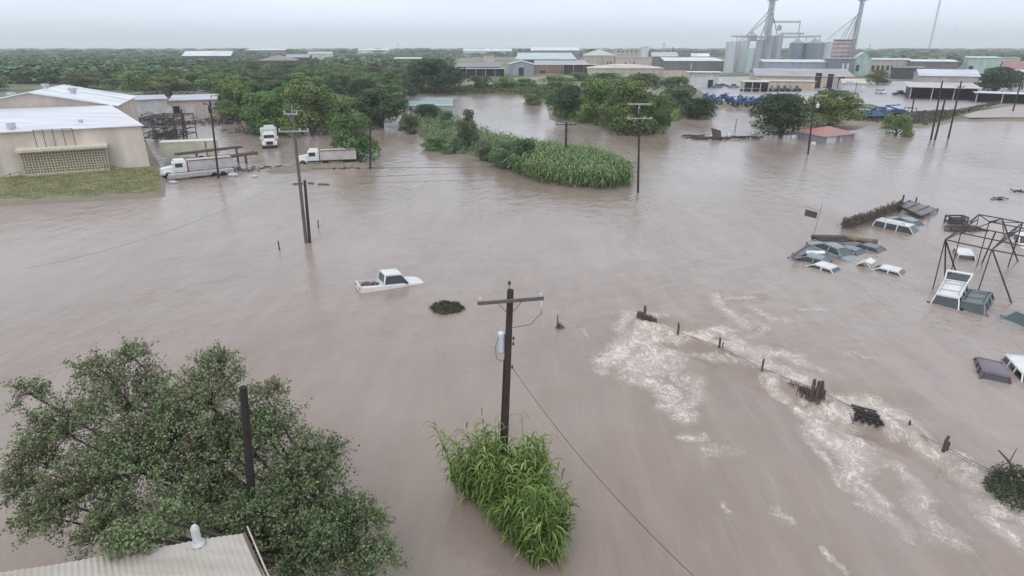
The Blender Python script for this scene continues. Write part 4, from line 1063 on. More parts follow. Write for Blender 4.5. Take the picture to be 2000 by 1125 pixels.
b.slab(uu * q0 - nn_ * 1.8 + Vector((0, 0, cz - .1)), uu * q1 - nn_ * 1.8 + Vector((0, 0, cz - .1)), uu * q1 + nn_ * .0 + Vector((0, 0, cz + .05)), uu * q0 + Vector((0, 0, cz + .05)), .35)
b.build('canopy', mat('cream_canopy', (.70, .62, .52)), wh)
b = MB(); h1 = (onwall(145, 247) - a0).z
for px in (67, 85, 104, 124, 143):
    k = (onwall(px + 6, 283) - a0).dot(uu); b.bar(uu * k - nn_ * .5 + Vector((0, 0, cz)), uu * k - nn_ * .5 + Vector((0, 0, cz + 2.5)), .07)
k0 = (onwall(73, 283) - a0).dot(uu); k1 = (onwall(149, 283) - a0).dot(uu); b.bar(uu * k0 - nn_ * .5 + Vector((0, 0, cz + 2.45)), uu * k1 - nn_ * .5 + Vector((0, 0, cz + 2.45)), .06)
b.build('sign_frame', mat('dark_frame', (.12, .11, .11)), wh)
b = MB()
for px, sx in ((42, -1), (208, 1)):
    k = (onwall(px, 330) - a0).dot(uu)
    for j in (0, 1.2): b.bar(uu * (k + sx * j) - nn_ * 1.6 + Vector((0, 0, -.4)), uu * (k + sx * j) - nn_ * 1.6 + Vector((0, 0, .9)), .06)
    b.bar(uu * k - nn_ * 1.6 + Vector((0, 0, .9)), uu * (k + sx * 2.2) - nn_ * 1.6 + Vector((0, 0, .4)), .06)
b.build('stair_rail', mat('dark_frame', (.12, .11, .11)), wh)
for px, py, s_ in ((22, 247, .8), (157, 236, .5), (132, 221, .4), (70, 224, .4), (200, 218, .4)):
    q = Pz(px, py, zf + .5) - Vector((A.x, A.y, zg)); rooftop(wh, q.x, q.y, zf - zg + .25, s_, 'b')
# gabled hall behind
Gy = Cw.y + 1.0; A2 = (XP(-75, Gy - 11, 8) - 4, Gy - 10); B2 = (Cw.x + .5, Gy)
hall = bld('gabled_hall', A2, B2, ZP(204, Gy) - .1, 'long gabled hall with white roof and rooftop vents behind the left warehouse', wallm('warm_tan', (.66, .57, .48)), R_WHITE, kind='front', zr=ZP(180, Gy - 5), depth=26, over=.6)
for px, py, s_ in ((22, 187, 1.5), (88, 168, 1.3), (142, 178, 1.5)):
    q = D(px, py, Gy + 6) - hall.location; rooftop(hall, q.x, q.y, q.z - .9, s_ * .8)

# low sheds of the flooded yard
sA = P(217, 232, .3); sB = P(330, 216, .3)
bld('low_shed', (XP(205, 168), 168), (XP(330, 176), 176), ZP(195, 172), 'low white walled shed with lavender roof behind the scrap racks', W_WHITE, roofm('lilac', (.50, .49, .55)), depth=9, zback=ZP(195, 172) + .5, zg=.1, ops=[(.1, .75, .6, 1.8, 'd')])
bld('open_workshop', (XP(338, 180), 180), (XP(424, 184), 184), ZP(195, 182), 'low workshop with pale roof and open bays at the end of the flooded yard', W_PINK, roofm('lilac', (.50, .49, .55)), depth=10, zback=ZP(195, 182) + .8, zg=.1, ops=[(.02, .18, .2, 2.6, 'o'), (.3, .5, .1, 2.6, 'd'), (.8, .9, .3, 2.6, 'o')])
bld('small_white_shed', (XP(215, 140), 140), (XP(245, 143), 143), ZP(212, 141), 'small pale teal lean-to tucked behind the corner of the left warehouse', W_TEAL, R_TEAL, depth=10, zg=.2)

# far town, left to right
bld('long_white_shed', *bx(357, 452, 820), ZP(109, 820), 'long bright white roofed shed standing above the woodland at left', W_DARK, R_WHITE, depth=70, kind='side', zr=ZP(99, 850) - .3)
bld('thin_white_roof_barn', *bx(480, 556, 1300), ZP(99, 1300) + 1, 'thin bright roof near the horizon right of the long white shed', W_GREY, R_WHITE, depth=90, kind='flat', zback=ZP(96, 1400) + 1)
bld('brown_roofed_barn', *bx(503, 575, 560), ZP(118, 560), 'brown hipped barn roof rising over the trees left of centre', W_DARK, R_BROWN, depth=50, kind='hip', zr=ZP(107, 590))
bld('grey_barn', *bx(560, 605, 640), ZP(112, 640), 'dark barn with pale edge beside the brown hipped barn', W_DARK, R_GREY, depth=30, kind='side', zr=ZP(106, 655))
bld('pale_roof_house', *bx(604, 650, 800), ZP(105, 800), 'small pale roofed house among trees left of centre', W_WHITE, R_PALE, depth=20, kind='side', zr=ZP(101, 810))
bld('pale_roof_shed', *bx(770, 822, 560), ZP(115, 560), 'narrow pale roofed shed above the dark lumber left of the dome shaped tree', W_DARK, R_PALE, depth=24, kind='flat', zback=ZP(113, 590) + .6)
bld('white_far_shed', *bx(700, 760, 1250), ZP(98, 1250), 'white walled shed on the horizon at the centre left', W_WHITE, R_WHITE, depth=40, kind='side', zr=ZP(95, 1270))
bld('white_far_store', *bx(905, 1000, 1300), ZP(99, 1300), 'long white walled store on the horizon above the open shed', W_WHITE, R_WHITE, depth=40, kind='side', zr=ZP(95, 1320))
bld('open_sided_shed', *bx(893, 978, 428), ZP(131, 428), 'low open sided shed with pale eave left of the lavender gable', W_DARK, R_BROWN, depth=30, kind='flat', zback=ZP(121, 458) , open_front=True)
bld('lean_to', *bx(893, 985, 420), ZP(134, 420) , 'pale lean-to strip along the front of the open sided shed', W_DARK, R_TEAL, depth=7, kind='flat', open_front=True, zback=ZP(133, 427))
bld('lavender_metal_shed', *bx(993, 1042, 425, 436), ZP(126, 430), 'lavender metal shed with a gable end and a tall dark door', W_LAV, R_PALE, depth=40, kind='front', zr=ZP(119, 430), ops=[(.40, .62, 0, 5.2, 'o')])
bld('brown_store', *bx(945, 965, 640), ZP(108, 640), 'small pinkish store above the open sided shed', W_PINK, R_BROWN, depth=20, kind='flat')
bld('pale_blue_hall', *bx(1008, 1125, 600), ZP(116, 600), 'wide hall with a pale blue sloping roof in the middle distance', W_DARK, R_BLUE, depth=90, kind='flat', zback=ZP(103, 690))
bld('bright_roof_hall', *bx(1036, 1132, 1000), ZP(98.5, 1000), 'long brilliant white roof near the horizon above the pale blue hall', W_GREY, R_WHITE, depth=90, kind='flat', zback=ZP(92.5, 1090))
bld('cream_mill', *bx(1140, 1202, 560), ZP(108, 560), 'cream mill block with a pale curved roof', W_CREAM, R_PALE, depth=50, kind='hip', zr=ZP(96, 580), ops=[(.05, .12, 3, 6, 'w'), (.72, .77, 3, 6, 'w'), (.82, .87, 3, 6, 'w')])
bld('pink_mill', *bx(1198, 1262, 590), ZP(97, 590), 'pinkish mill building with a row of dark openings under its eave', W_PINK, R_PALE, depth=30, kind='flat', ops=[(.1 + .13 * k, .17 + .13 * k, ZP(102, 590) - .6, ZP(99, 590) - .6, 'w') for k in range(5)])
bld('mill_annex', *bx(1202, 1272, 540), ZP(112, 540), 'pinkish annex with two dark doors in front of the pink mill', W_PINK, R_PALE, depth=20, kind='flat', ops=[(.25, .3, 1, 6, 'o'), (.48, .53, 1, 6, 'o')])
bld('white_tower_block', *bx(1250, 1264, 560), ZP(91, 560), 'narrow white tower block beside the pink mill', W_WHITE, R_WHITE, depth=7, kind='flat')
bld('brick_lumber_shed', *bx(1043, 1150, 465), ZP(127, 465), 'low dark roofed brick lumber shed left of the cream warehouse', W_BRICK, R_GREY, depth=60, kind='flat', zback=ZP(118, 525), ops=[(.1, .22, 0, 2.2, 'o'), (.5, .55, 0, 3, 'w')])
bld('white_eaved_store', *bx(1100, 1160, 445), ZP(126, 445), 'small store with a thin white eave beside the cream warehouse', W_BRICK, R_WHITE, depth=12, kind='flat', open_front=True)
bld('cream_warehouse', *bx(1147, 1296, 412, 418), ZP(133, 415), 'long cream warehouse with a pale low roof behind the channel trees', W_CREAM, R_CREAM, depth=34, kind='hip', zr=ZP(125, 432), ops=[(.66, .69, 0, 3, 'b')])
bld('grey_house_row', *bx(1272, 1322, 640), ZP(110, 640), 'low grey house with a pale roof left of the grey warehouse', W_GREY, R_PALE, depth=30, kind='side', zr=ZP(102, 655))
bld('small_white_house', *bx(1349, 1383, 620), ZP(110, 620), 'small white gabled house above the white roofed warehouse', W_WHITE, R_WHITE, depth=14, kind='side', zr=ZP(104, 627), ops=[(.5, .6, 1, 4, 'w'), (.75, .85, 1, 4, 'w')])
bld('grey_walled_warehouse', *bx(1297, 1412, 500), ZP(119, 500), 'large dark grey walled warehouse with a bright white roof left of the silos', W_GREY, R_WHITE, depth=60, kind='flat', zback=ZP(112, 560), ops=[(.45, .46, 0, 6, 'd')])
bld('yard_wall', *bx(1296, 1346, 400), ZP(138, 400), 'low tan wall between the cream warehouse and the kiosk', W_TAN, R_PALE, depth=2, kind='flat', over=.05)
bld('white_kiosk', *bx(1347, 1402, 300), ZP(141, 300), 'small white kiosk with a wide flat awning beside the parked blue trucks', W_WHITE, R_WHITE, depth=10, kind='flat', over=1.4, ops=[(.05, .6, .9, 2.4, 'd'), (.62, .82, 0, 3.6, 'o')])

# workshop and its neighbours
bld('tan_workshop', *bx(1474, 1664, 298), ZP(149, 296), 'large tan workshop with tall dark bay doors and a low grey roof', W_TAN, R_GREY, depth=46, kind='side', zr=ZP(134, 318), zg=.6,
    ops=[(.61, .68, 0, 6.6, 'o'), (.735, .80, 0, 6.2, 'o'), (.845, .91, 0, 5.0, 'o')])
bld('workshop_lean_to', *bx(1490, 1590, 284), ZP(160, 278), 'low tan lean-to along the front of the workshop', W_TAN, R_CREAM, depth=11, kind='flat', zback=ZP(157, 290))
bld('loading_shelter', *bx(1452, 1500, 270), ZP(160, 270), 'open loading shelter with a cream roof at the left end of the workshop', W_CREAM, R_CREAM, depth=14, kind='flat', open_front=True)
bld('white_lean_to_shed', *bx(1644, 1688, 274), ZP(161, 278), 'white shed with a sloping pale roof at the right end of the workshop', W_WHITE, R_CREAM, depth=14, kind='side', zr=ZP(153, 285), ops=[(.1, .45, 0, 4, 'd'), (.58, .62, 0, 4, 'o')])
bld('blue_grey_warehouse', *bx(1488, 1614, 420), ZP(121, 420), 'long blue grey metal warehouse in front of the grain silos', W_BLUE, R_WHITE, depth=30, kind='flat', zback=ZP(116, 450))
bld('loading_house', *bx(1613, 1664, 410), ZP(114, 410), 'grey ribbed loading house below the striped brick red tower', W_GREY if False else wallm('slate', (.20, .21, .25), rib=2), R_WHITE, depth=20, kind='flat', ops=[(.55, .62, 0, 8, 'd'), (.72, .8, 0, 8, 'd')])
bld('pale_green_elevator_house', *bx(1665, 1695, 420), ZP(113, 420), 'pale green gabled house right of the striped tower', W_TEAL, R_WHITE, depth=16, kind='front', zr=ZP(102, 424), ops=[(.1, .35, 3, 7, 'w')])
bld('arcade_store', *bx(1697, 1776, 460), ZP(117, 460), 'long low store with a row of dark bays right of the pale green house', W_CREAM, R_BLUE, depth=20, kind='flat', zback=ZP(113, 480), ops=[(.03 + .12 * k, .12 + .12 * k, 2.2, 5.6, 'w') for k in range(8)])
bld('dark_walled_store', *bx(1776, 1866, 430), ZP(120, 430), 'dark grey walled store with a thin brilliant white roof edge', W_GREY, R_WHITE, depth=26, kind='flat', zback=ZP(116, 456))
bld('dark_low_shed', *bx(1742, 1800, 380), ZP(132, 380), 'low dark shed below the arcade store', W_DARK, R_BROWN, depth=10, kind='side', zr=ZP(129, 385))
bld('teal_shed', *bx(1884, 1946, 430), ZP(113, 430), 'pale teal shed with a dark doorway beyond the live oak', W_TEAL, R_TEAL, depth=24, kind='flat', zback=ZP(110, 452), ops=[(.06, .22, 1.5, 6, 'o')])
bld('teal_box_shed', *bx(1948, 1985, 470), ZP(112, 470), 'small pale teal box shed at the right behind the live oak', W_TEAL, R_TEAL, depth=14, kind='flat')
bld('red_roofed_hall', *bx(1955, 2100, 330), ZP(137, 330), 'hall with a muted red roof at the right edge behind the live oak', W_TAN, R_RED, depth=40, kind='side', zr=ZP(119, 350))
bld('white_corner_building', *bx(1975, 2080, 262), ZP(141, 262), 'white building with dark windows at the right edge beside the live oak', W_WHITE, R_WHITE, depth=30, kind='flat', ops=[(.15, .2, 1.5, 3.6, 'w'), (.3, .35, 1.5, 3.6, 'w')])
bld('long_low_house', *bx(1790, 1905, 268), ZP(148, 268), 'long low house with a pale roof and dark windows above the carport', wallm('dusty_pink', (.44, .38, .36)), roofm('silver', (.64, .66, .70)), depth=24, kind='side', zr=ZP(135, 280), ops=[(.08, .38, 1.6, 3.0, 'w'), (.48, .58, 1.6, 3.0, 'w'), (.62, .70, 1.6, 3.0, 'w')])
bld('carport', *bx(1776, 1904, 228), ZP(171, 229), 'long pinkish roofed carport with dark open bays in front of the low house', W_DARK, roofm('pinkish', (.55, .47, .46)), depth=18, kind='flat', zback=ZP(171, 229) + .9, open_front=True, over=1.2)
bld('carport_extension', *bx(1905, 2060, 212), ZP(180, 220), 'lower white roofed carport running off the right edge', W_DARK, roofm('silver', (.64, .66, .70)), depth=9, kind='flat', open_front=True, over=1.0)
# red roofed shed in the water
C0 = P(1605, 281, 0); Lc = P(1557, 270, 0); Rc = P(1667, 275, 0); Bk = Lc + Rc - C0
bld('red_roofed_shed', C0, Rc, 1.55, 'small flooded shed with a faded red roof and long grey side wall', wallm('pale_lilac', (.34, .33, .37), rib=1.5), mat('faded_red_roof', (.46, .17, .15), rough=.6, col2=(.30, .23, .19), vscale=.16), C_=Bk, D_=Lc, kind='hip', zr=2.7, zg=-.3, over=.45, ops=[(.12, .4, 0, 1.6, 'd'), (.55, .58, 0, 1.7, 'o')])
# flooded roof at the head of the channel
fr_ = P(790, 206, .2); b = MB(); c_ = [P(795, 207, .25) - fr_, P(885, 207, .25) - fr_, P(885, 191, .8) - fr_, P(800, 191, .8) - fr_]
b.slab(c_[0], c_[1], c_[2], c_[3], .15)
for k in range(5): b.bar(c_[0].lerp(c_[3], k / 4) + Vector((0, 0, .05)), c_[1].lerp(c_[2], k / 4) + Vector((0, 0, .05)), .12)
tag(b.build('sunken_roof', mat('sunken_sheet', (.42, .52, .54), rough=.35, col2=(.34, .38, .36), vscale=.12), loc=fr_), 'pale blue green metal roof lying flush with the water in the far channel', 'roof')

# ------------------------------------------------------------------ grain silos
SY = 480.0
silo_w = mat('silo_white', (.56, .58, .60), rough=.5, vscale=.15, var=.08, stretch=(1, 1, .15))
silo_l = mat('silo_lilac', (.50, .50, .56), rough=.45, vscale=.3, stretch=(1, 1, .15))
silo_b = mat('silo_steel', (.28, .33, .39), rough=.4, metal=.3, vscale=.1, var=.06, wave=('Z', .6))
def silo(px, Y, wpx, pyt, label, m, cone=.18, zb=.6, group=None, bands=True, name='grain_silo', bot=None):
    sl = Y * CT + CH * ST; r = wpx / 2 * sl / F; top = ZP(pyt, Y); x = XP(px, Y, 12)
    o = empty(name, (x, Y, zb), label, 'silo', group)
    z0 = 0 if bot is None else ZP(bot, Y) - zb
    b = MB(); H = top - zb; b.tube([(0, 0, z0), (0, 0, H)], r, 28); b.build('shell', m, o)
    b = MB(); b.tube([(0, 0, H - .05), (0, 0, H + r * cone * 2), (0, 0, H + r * cone * 2 + .6)], [r * 1.03, .5, .45], 28); b.build('cone_roof', m, o)
    if bands:
        b = MB()
        for k in range(1, 6): b.tube([(0, 0, z0 + (H - z0) * k / 6), (0, 0, z0 + (H - z0) * k / 6 + .14)], r * 1.012, 28)
        b.build('hoops', m, o)
    b = MB(); b.bar((r * .5, -r * .9, z0), (r * .5, -r * .9, H), .25); b.bar((r * .5 + .5, -r * .85, z0), (r * .5 + .5, -r * .85, H), .1)
    b.build('ladder', steel, o)
    return o
silo(1427, SY, 22, 82, 'leftmost broad white silo of the grain works', silo_w, .02)
silo(1450, SY + 6, 21, 80, 'second white silo from the left of the grain works', silo_w, .02)
silo(1466, SY - 8, 15, 94, 'short pale green bin standing before the second and third white silos', mat('silo_green', (.52, .60, .58), rough=.5), .2)
silo(1483, SY + 8, 17, 78, 'third white silo, just left of the tall head tower', silo_w, .1)
silo(1464, SY + 10, 18, 69, 'raised round bin with a domed top over the white silos', silo_l, .35, bot=80)
silo(1499, SY, 13, 70, 'tall lilac silo directly under the tall head tower', silo_l, .04)
silo(1508, SY + 14, 11, 70, 'slim lilac silo right of the tower silo', silo_l, .04)
silo(1518, SY + 4, 12, 68, 'rightmost slim lilac silo of the tower group', silo_l, .04)
silo(1514, SY + 8, 8, 50, 'small white bin raised on top of the slim lilac silos', silo_w, .1, bot=60)
silo(1554, SY + 20, 28, 84, 'left blue grey steel grain bin with a cone roof', silo_b, .22, bands=False)
silo(1588, SY + 16, 38, 84, 'broad right blue grey steel grain bin with a cone roof', silo_b, .18, bands=False)
silo(1616, SY - 6, 15, 82, 'pale slim silo between the steel bins and the striped tower', silo_w, .1)
def lattice(o, name, a, b_, w0, w1, n, m, t=.22):
    a = Vector(a); b_ = Vector(b_); q = MB(); L_ = []
    for sx, sy in ((-1, -1), (1, -1), (1, 1), (-1, 1)):
        p0 = a + Vector((sx * w0, sy * w0, 0)); p1 = b_ + Vector((sx * w1, sy * w1, 0)); q.bar(p0, p1, t); L_.append((p0, p1))
    for k in range(n):
        f0, f1 = k / n, (k + 1) / n
        for i in range(4):
            (p0, p1), (q0, q1) = L_[i], L_[(i + 1) % 4]
            q.bar(p0.lerp(p1, f0), q0.lerp(q1, f1), t * .6); q.bar(q0.lerp(q1, f0), p0.lerp(p1, f1), t * .6); q.bar(p0.lerp(p1, f1), q0.lerp(q1, f1), t * .7)
    return q.build(name, m, o)
twr = mat('tower_steel', (.38, .40, .43), rough=.5, metal=.2)
X0 = XP(1491, SY, 20); ht = empty('head_tower', (X0, SY - 6, .6), 'tall lattice head tower with spouts rising over the white silos', 'tower')
Ht = ZP(0, SY - 6) + 10
lattice(ht, 'lattice_mast', (0, 0, 20), (0, 0, Ht), 1.8, 1.2, 12, twr, .25)
b = MB(); b.bar((-.5, 0, 0), (-.5, 0, Ht - 2), .7, .6); b.bar((.7, 0, 0), (.7, 0, Ht - 2), .6, .6); b.build('elevator_legs', twr, ht)
b = MB(); b.box((0, 0, Ht - 3), (4.5, 3, 3)); b.box((0, 0, Ht - 11), (6, 4.5, .5)); b.build('head_platform', twr, ht)
b = MB(); b.bb(-2.6, 1.2, -1.5, 1.5, ZP(66, SY), ZP(34, SY)); b.build('tower_cabin', silo_l, ht)
b = MB()
for px, py, dy in ((1464, 66, 10), (1484, 76, 8), (1450, 78, 4), (1518, 68, 4), (1514, 48, 8)):
    q = D(px, py, SY + dy) - ht.location; b.tube([(0, 0, ZP(12 + rnd.random() * 22, SY)), q], .3, 6)
b.build('spouts', twr, ht)
def beam_gantry(name, a, b_, label, legs=()):
    A = D(*a, SY + 4); B = D(*b_, SY + 4); o = empty(name, A, label, 'conveyor')
    q = MB(); q.bar((0, 0, 0), B - A, .8, .9); q.bar((0, 0, .9), B - A + Vector((0, 0, .9)), .15); q.build('belt_housing', twr, o)
    q = MB(); n = 7
    for k in range(n + 1): p = (B - A) * (k / n); q.bar(p, p + Vector((0, 0, .9)), .12)
    for px, pyb in legs: L0 = D(px, a[1], SY + 4) - A; L1 = D(px, pyb, SY + 4) - A; L1.x = L0.x; q.bar(L0, L1, .45)
    q.build('supports', twr, o); return o
beam_gantry('conveyor_bridge', (1429, 71), (1493, 73), 'long conveyor bridge over the white silos at left', [(1440, 82), (1448, 80)])
beam_gantry('high_conveyor', (1508, 43), (1564, 43), 'highest thin conveyor reaching right from the head tower', [(1563, 66)])
beam_gantry('bin_conveyor', (1524, 66), (1570, 66), 'conveyor in the middle of the three right of the tower', [(1562, 78)])
beam_gantry('bin_top_conveyor', (1522, 73), (1603, 71), 'lowest conveyor running over the blue grey steel bins', [(1555, 80), (1575, 82), (1590, 82), (1602, 80)])
st = empty('striped_tower', (XP(1643, 430, 10), 430, .6), 'faded red and white striped tower beside the leaning spouts', 'tower', rz=-.42)
sl = 430 * CT + CH * ST; hw = 18 * sl / F; zt_ = ZP(78, 430) - .6; b = MB(); b.bb(-hw, hw, 0, 12, -1, zt_); b.build('wall', wallm('faded_red', (.36, .27, .27)), st)
b = MB(); zb0 = ZP(113, 430) - .6
for k in range(4): z = zb0 + (zt_ - zb0) * (k + .55) / 4.2; b.bb(-hw - .15, hw + .15, -.2, 12.2, z, z + (zt_ - zb0) * .09)
b.build('bands', wallm('pale_band', (.55, .45, .43)), st)
b = MB(); b.bb(-hw - .5, hw + .5, -.6, 12.6, zt_, zt_ + .3); b.build('roof', R_RED, st)
b = MB()
for k in range(3): b.bar((-hw, -1, zb0 + 2 + k * 3.4), (hw, -1, zb0 + 2 + k * 3.4), .12)
b.build('railings', twr, st)
X1 = XP(1668, 425, 20); h2 = empty('leg_tower', (X1, 425, .6), 'slim lattice leg tower with fanned spouts over the striped tower', 'tower')
H2 = ZP(-14, 425); lattice(h2, 'lattice_mast', (0, 0, 0), (.5, 0, H2), 1.0, .8, 16, twr, .2)
b = MB(); b.bar((-1.2, 0, 0), (-.2, 0, H2 - 1), .45); b.bar((.6, 0, 0), (.8, 0, H2 - 1), .4); b.box((.4, 0, H2 - 4), (4, 3, 2.5)); b.build('elevator_legs', twr, h2)
b = MB()
for px, py, zs in ((1616, 77, 26), (1640, 77, 22), (1648, 76, 18), (1656, 77, 24), (1662, 80, 10)):
    q = D(px, py, 428) - h2.location; b.tube([(0, 0, ZP(zs, 425) - .6), q], .24, 6)
b.build('spouts', twr, h2)
# far guyed mast
MX = XP(1826, 1300, 60); ms = empty('radio_mast', (MX, 1300, .5), 'very tall thin guyed lattice mast on the horizon at right', 'mast')
lattice(ms, 'lattice_mast', (0, 0, 0), (0, 0, 150), 1.1, 1.1, 36, mat('mast_pink', (.46, .40, .42)), .22)
b = MB()
for k in range(3):
    a = k * 2.094 + .3
    for z in (70, 140): b.tube([(0, 0, z), (90 * math.cos(a), 90 * math.sin(a), 0)], .07, 3)
b.build('guy_wires', mat('mast_pink', (.36, .30, .32)), ms)
for px, py, Y, lab in ((1698, 86, 900, 'thin far mast with a short top right of the leg tower'), (778, 84, 1100, 'thin far mast on the horizon left of the centre'), (1296, 84, 700, 'thin far pole above the grey house left of the silos')):
    x = XP(px, Y, 15); o = empty('far_mast', (x, Y, .5), lab, 'mast'); b = MB(); b.bar((0, 0, 0), (0, 0, ZP(py, Y)), .5); b.build('mast', twr, o); b = MB(); b.bar((-2, 0, ZP(py, Y) - 2), (2, 0, ZP(py, Y) - 2), .4); b.build('crossbar', twr, o)

# steel racks and scrap beside the warehouse
rk = empty('scrap_rack', (*P(283, 278, 0).xy, 0), 'dark two tier steel rack of scrap beside the corner of the left warehouse', 'rack')
b = MB(); dk = mat('rusty_dark_steel', (.07, .065, .075), rough=.8, col2=(.14, .09, .07), vscale=.8)
for i in range(4):
    for j in range(3): b.bar((i * 2.1, j * 4.5, -1), (i * 2.1, j * 4.5, 4.9), .16)
for z in (.9, 2.9, 4.8):
    for i in range(4): b.bar((i * 2.1, 0, z), (i * 2.1, 9, z), .16)
    for j in range(3): b.bar((0, j * 4.5, z), (6.3, j * 4.5, z), .18)
b.build('frame', dk, rk)
b = MB()
for k in range(190):
    z = rnd.choice((.3, 1.1, 3.1)); p0 = Vector((rnd.uniform(.1, 5.8), rnd.uniform(.2, 8.6), z + rnd.uniform(0, 1.1))); d_ = Vector((rnd.uniform(-1.5, 1.5), rnd.uniform(-2.0, 2.0), rnd.uniform(-.2, .35)))
    b.bar(p0, p0 + d_, rnd.uniform(.05, .25), rnd.uniform(.05, .2))
b.build('scrap', dk, rk)
def scrapheap(name, px, py, wd, dp, hz, n, label, m, big=1.0):
    c = P(px, py, 0); o = empty(name, (c.x, c.y, 0), label, 'scrap heap'); b = MB()
    for k in range(n):
        x = rnd.gauss(0, wd * .28); y = rnd.gauss(0, dp * .28); e_ = math.exp(-(x / wd * 2) ** 2 - (y / dp * 2) ** 2)
        z = rnd.uniform(0, hz) * e_; a = rnd.uniform(0, 3.14)
        l = rnd.uniform(.4, 1.8) * big; b.box((x, y, z), (l, rnd.uniform(.1, .7) * big, rnd.uniform(.06, .5) * big), Matrix.Rotation(a, 3, 'Z') @ Matrix.Rotation(rnd.uniform(-.5, .5), 3, 'Y'))
    b.build('scrap', m, o); return o
hm = mat('mixed_scrap', (.30, .25, .24), rough=.9, col2=(.08, .065, .06), vscale=.9)
scrapheap('scrap_heap', 440, 240, 22, 6, 1.6, 200, 'brown scrap heap along the back edge of the flooded yard', hm)
scrapheap('scrap_heap', 508, 258, 12, 6, 2.2, 160, 'dark scrap heap at the right end of the yard beside the white truck heap', hm)
scrapheap('scrap_heap', 298, 240, 9, 9, 2.6, 170, 'grey scrap heap spilling right of the steel rack', mat('grey_scrap', (.34, .34, .36), col2=(.10, .10, .11), vscale=.9))
scrapheap('scrap_heap', 600, 328, 15, 2.0, .35, 150, 'low dark debris strip in front of the pale box truck', mat('dark_scrap', (.12, .085, .075), col2=(.05, .04, .035)), .45)
scrapheap('scrap_heap', 430, 333, 9, 2.2, .9, 90, 'mixed debris around the tail of the long white truck', hm, .6)
gt = empty('gantry_frame', (*P(418, 222, 0).xy, 0), 'grey steel gantry frame at the right end of the open workshop', 'frame'); b = MB()
for x in (0, 3.2):
    for y in (0, 3): b.bar((x, y, -.5), (x, y, 5), .25)
for z in (1.6, 3.3, 5): b.bar((0, 0, z), (3.2, 0, z), .2); b.bar((0, 3, z), (3.2, 3, z), .2)
b.build('frame', mat('grey_frame', (.28, .28, .30)), gt)

# debris line in the right channel
dl = empty('debris_line', (*P(1345, 268, 0).xy, 0), 'low dark line of logs in the channel left of the wide dark tree', 'flood debris')
b = MB(); pts = [P(1345, 267), P(1372, 272), P(1400, 273), P(1440, 271), P(1480, 271)]; pts = [p - dl.location + Vector((0, 0, .2)) for p in pts]
for p0, p1 in zip(pts[:-1], pts[1:]):
    for k in range(26): q = p0.lerp(p1, rnd.random()); b.bar(q + Vector((rnd.uniform(-1.2, 1.2), rnd.uniform(-.8, .8), rnd.uniform(-.1, .35))), q + Vector((rnd.uniform(-2.2, 2.2), rnd.uniform(-.8, .8), rnd.uniform(-.1, .4))), .25, .2)
b.build('logs', mat('wet_log', (.11, .085, .075), col2=(.05, .04, .04)), dl)
b = MB(); q = P(1393, 271) - dl.location; b.slab(q, q + Vector((1.8, 0, 0)), q + Vector((1.6, .6, 1.6)), q + Vector((-.5, .6, 2.2)), .2); b.build('broken_board', mat('wet_log', (.11, .085, .075)), dl)
def whiteblob(px, py, r, h, label, name='white_drum'):
    c = P(px, py); b = MB(); b.tube([(0, 0, -.3), (0, 0, h * .5), (0, 0, h * .85), (0, 0, h)], [r, r * 1.05, r * .8, r * .35], 10)
    return tag(b.build(name, mat('dull_white', (.62, .62, .60), rough=.5), smooth=True, loc=(c.x, c.y, 0)), label, 'drum')
whiteblob(1423, 268, .5, .9, 'white drum lodged on the dark debris line')
whiteblob(1588, 284, .45, .7, 'pale barrel in the water at the left corner of the red roofed shed')
whiteblob(1549, 273, .35, 1.0, 'pale standing barrel left of the grey annex')
whiteblob(1472, 262, .6, .6, 'small pale drum at the foot of the wide dark tree')
f, t = p2(1436, 252, 1439, 232); pole('stake', f, t, .1, 'thin leaning stake standing behind the debris line', m=post_m, cat='stake')

# ------------------------------------------------------------------ vehicles
def paint(name, c, rough=.32, dirty=.12): return mat('paint_' + name, c, rough=rough, vscale=1.2, var=dirty * .6, spec=.5)
PW = mat('paint_white', (.78, .78, .78), rough=.35, col2=(.66, .63, .59), vscale=1.1); PM = paint('maroon', (.14, .10, .12)); PT = paint('teal_grey', (.15, .175, .18)); PS = paint('silver_green', (.25, .28, .285)); PD = paint('dark', (.05, .05, .06)); PB = paint('blue', (.03, .08, .21)); PLB = paint('light_blue', (.10, .20, .32)); PG = paint('grey', (.20, .22, .23)); PR = paint('dark_red', (.10, .045, .05))
tyre = mat('tyre', (.02, .02, .02), rough=.9); rimm = mat('rim', (.45, .45, .46), rough=.4, metal=.5)
blackp = mat('black_plastic', (.03, .03, .035), rough=.6)
SPEC = dict(
 sedan=dict(L=4.7, W=1.8, H=1.43, zb=.92, hood=.90, trunk=.98, rb=-1.75, rt=-.95, ft=.35, fb=1.05, wt=.62, split=(-.30,)),
 suv=dict(L=4.8, W=1.86, H=1.78, zb=1.08, hood=1.05, trunk=None, rb=-2.3, rt=-2.12, ft=.45, fb=1.08, wt=.70, split=(-1.25, -.38)),
 longsuv=dict(L=5.5, W=2.0, H=1.92, zb=1.18, hood=1.15, trunk=None, rb=-2.68, rt=-2.5, ft=.75, fb=1.35, wt=.76, split=(-1.45, -.32)),
 pickup=dict(L=5.3, W=1.95, H=1.86, zb=1.05, hood=1.05, trunk='bed', rb=-.78, rt=-.66, ft=.66, fb=1.22, wt=.78, split=()),
)
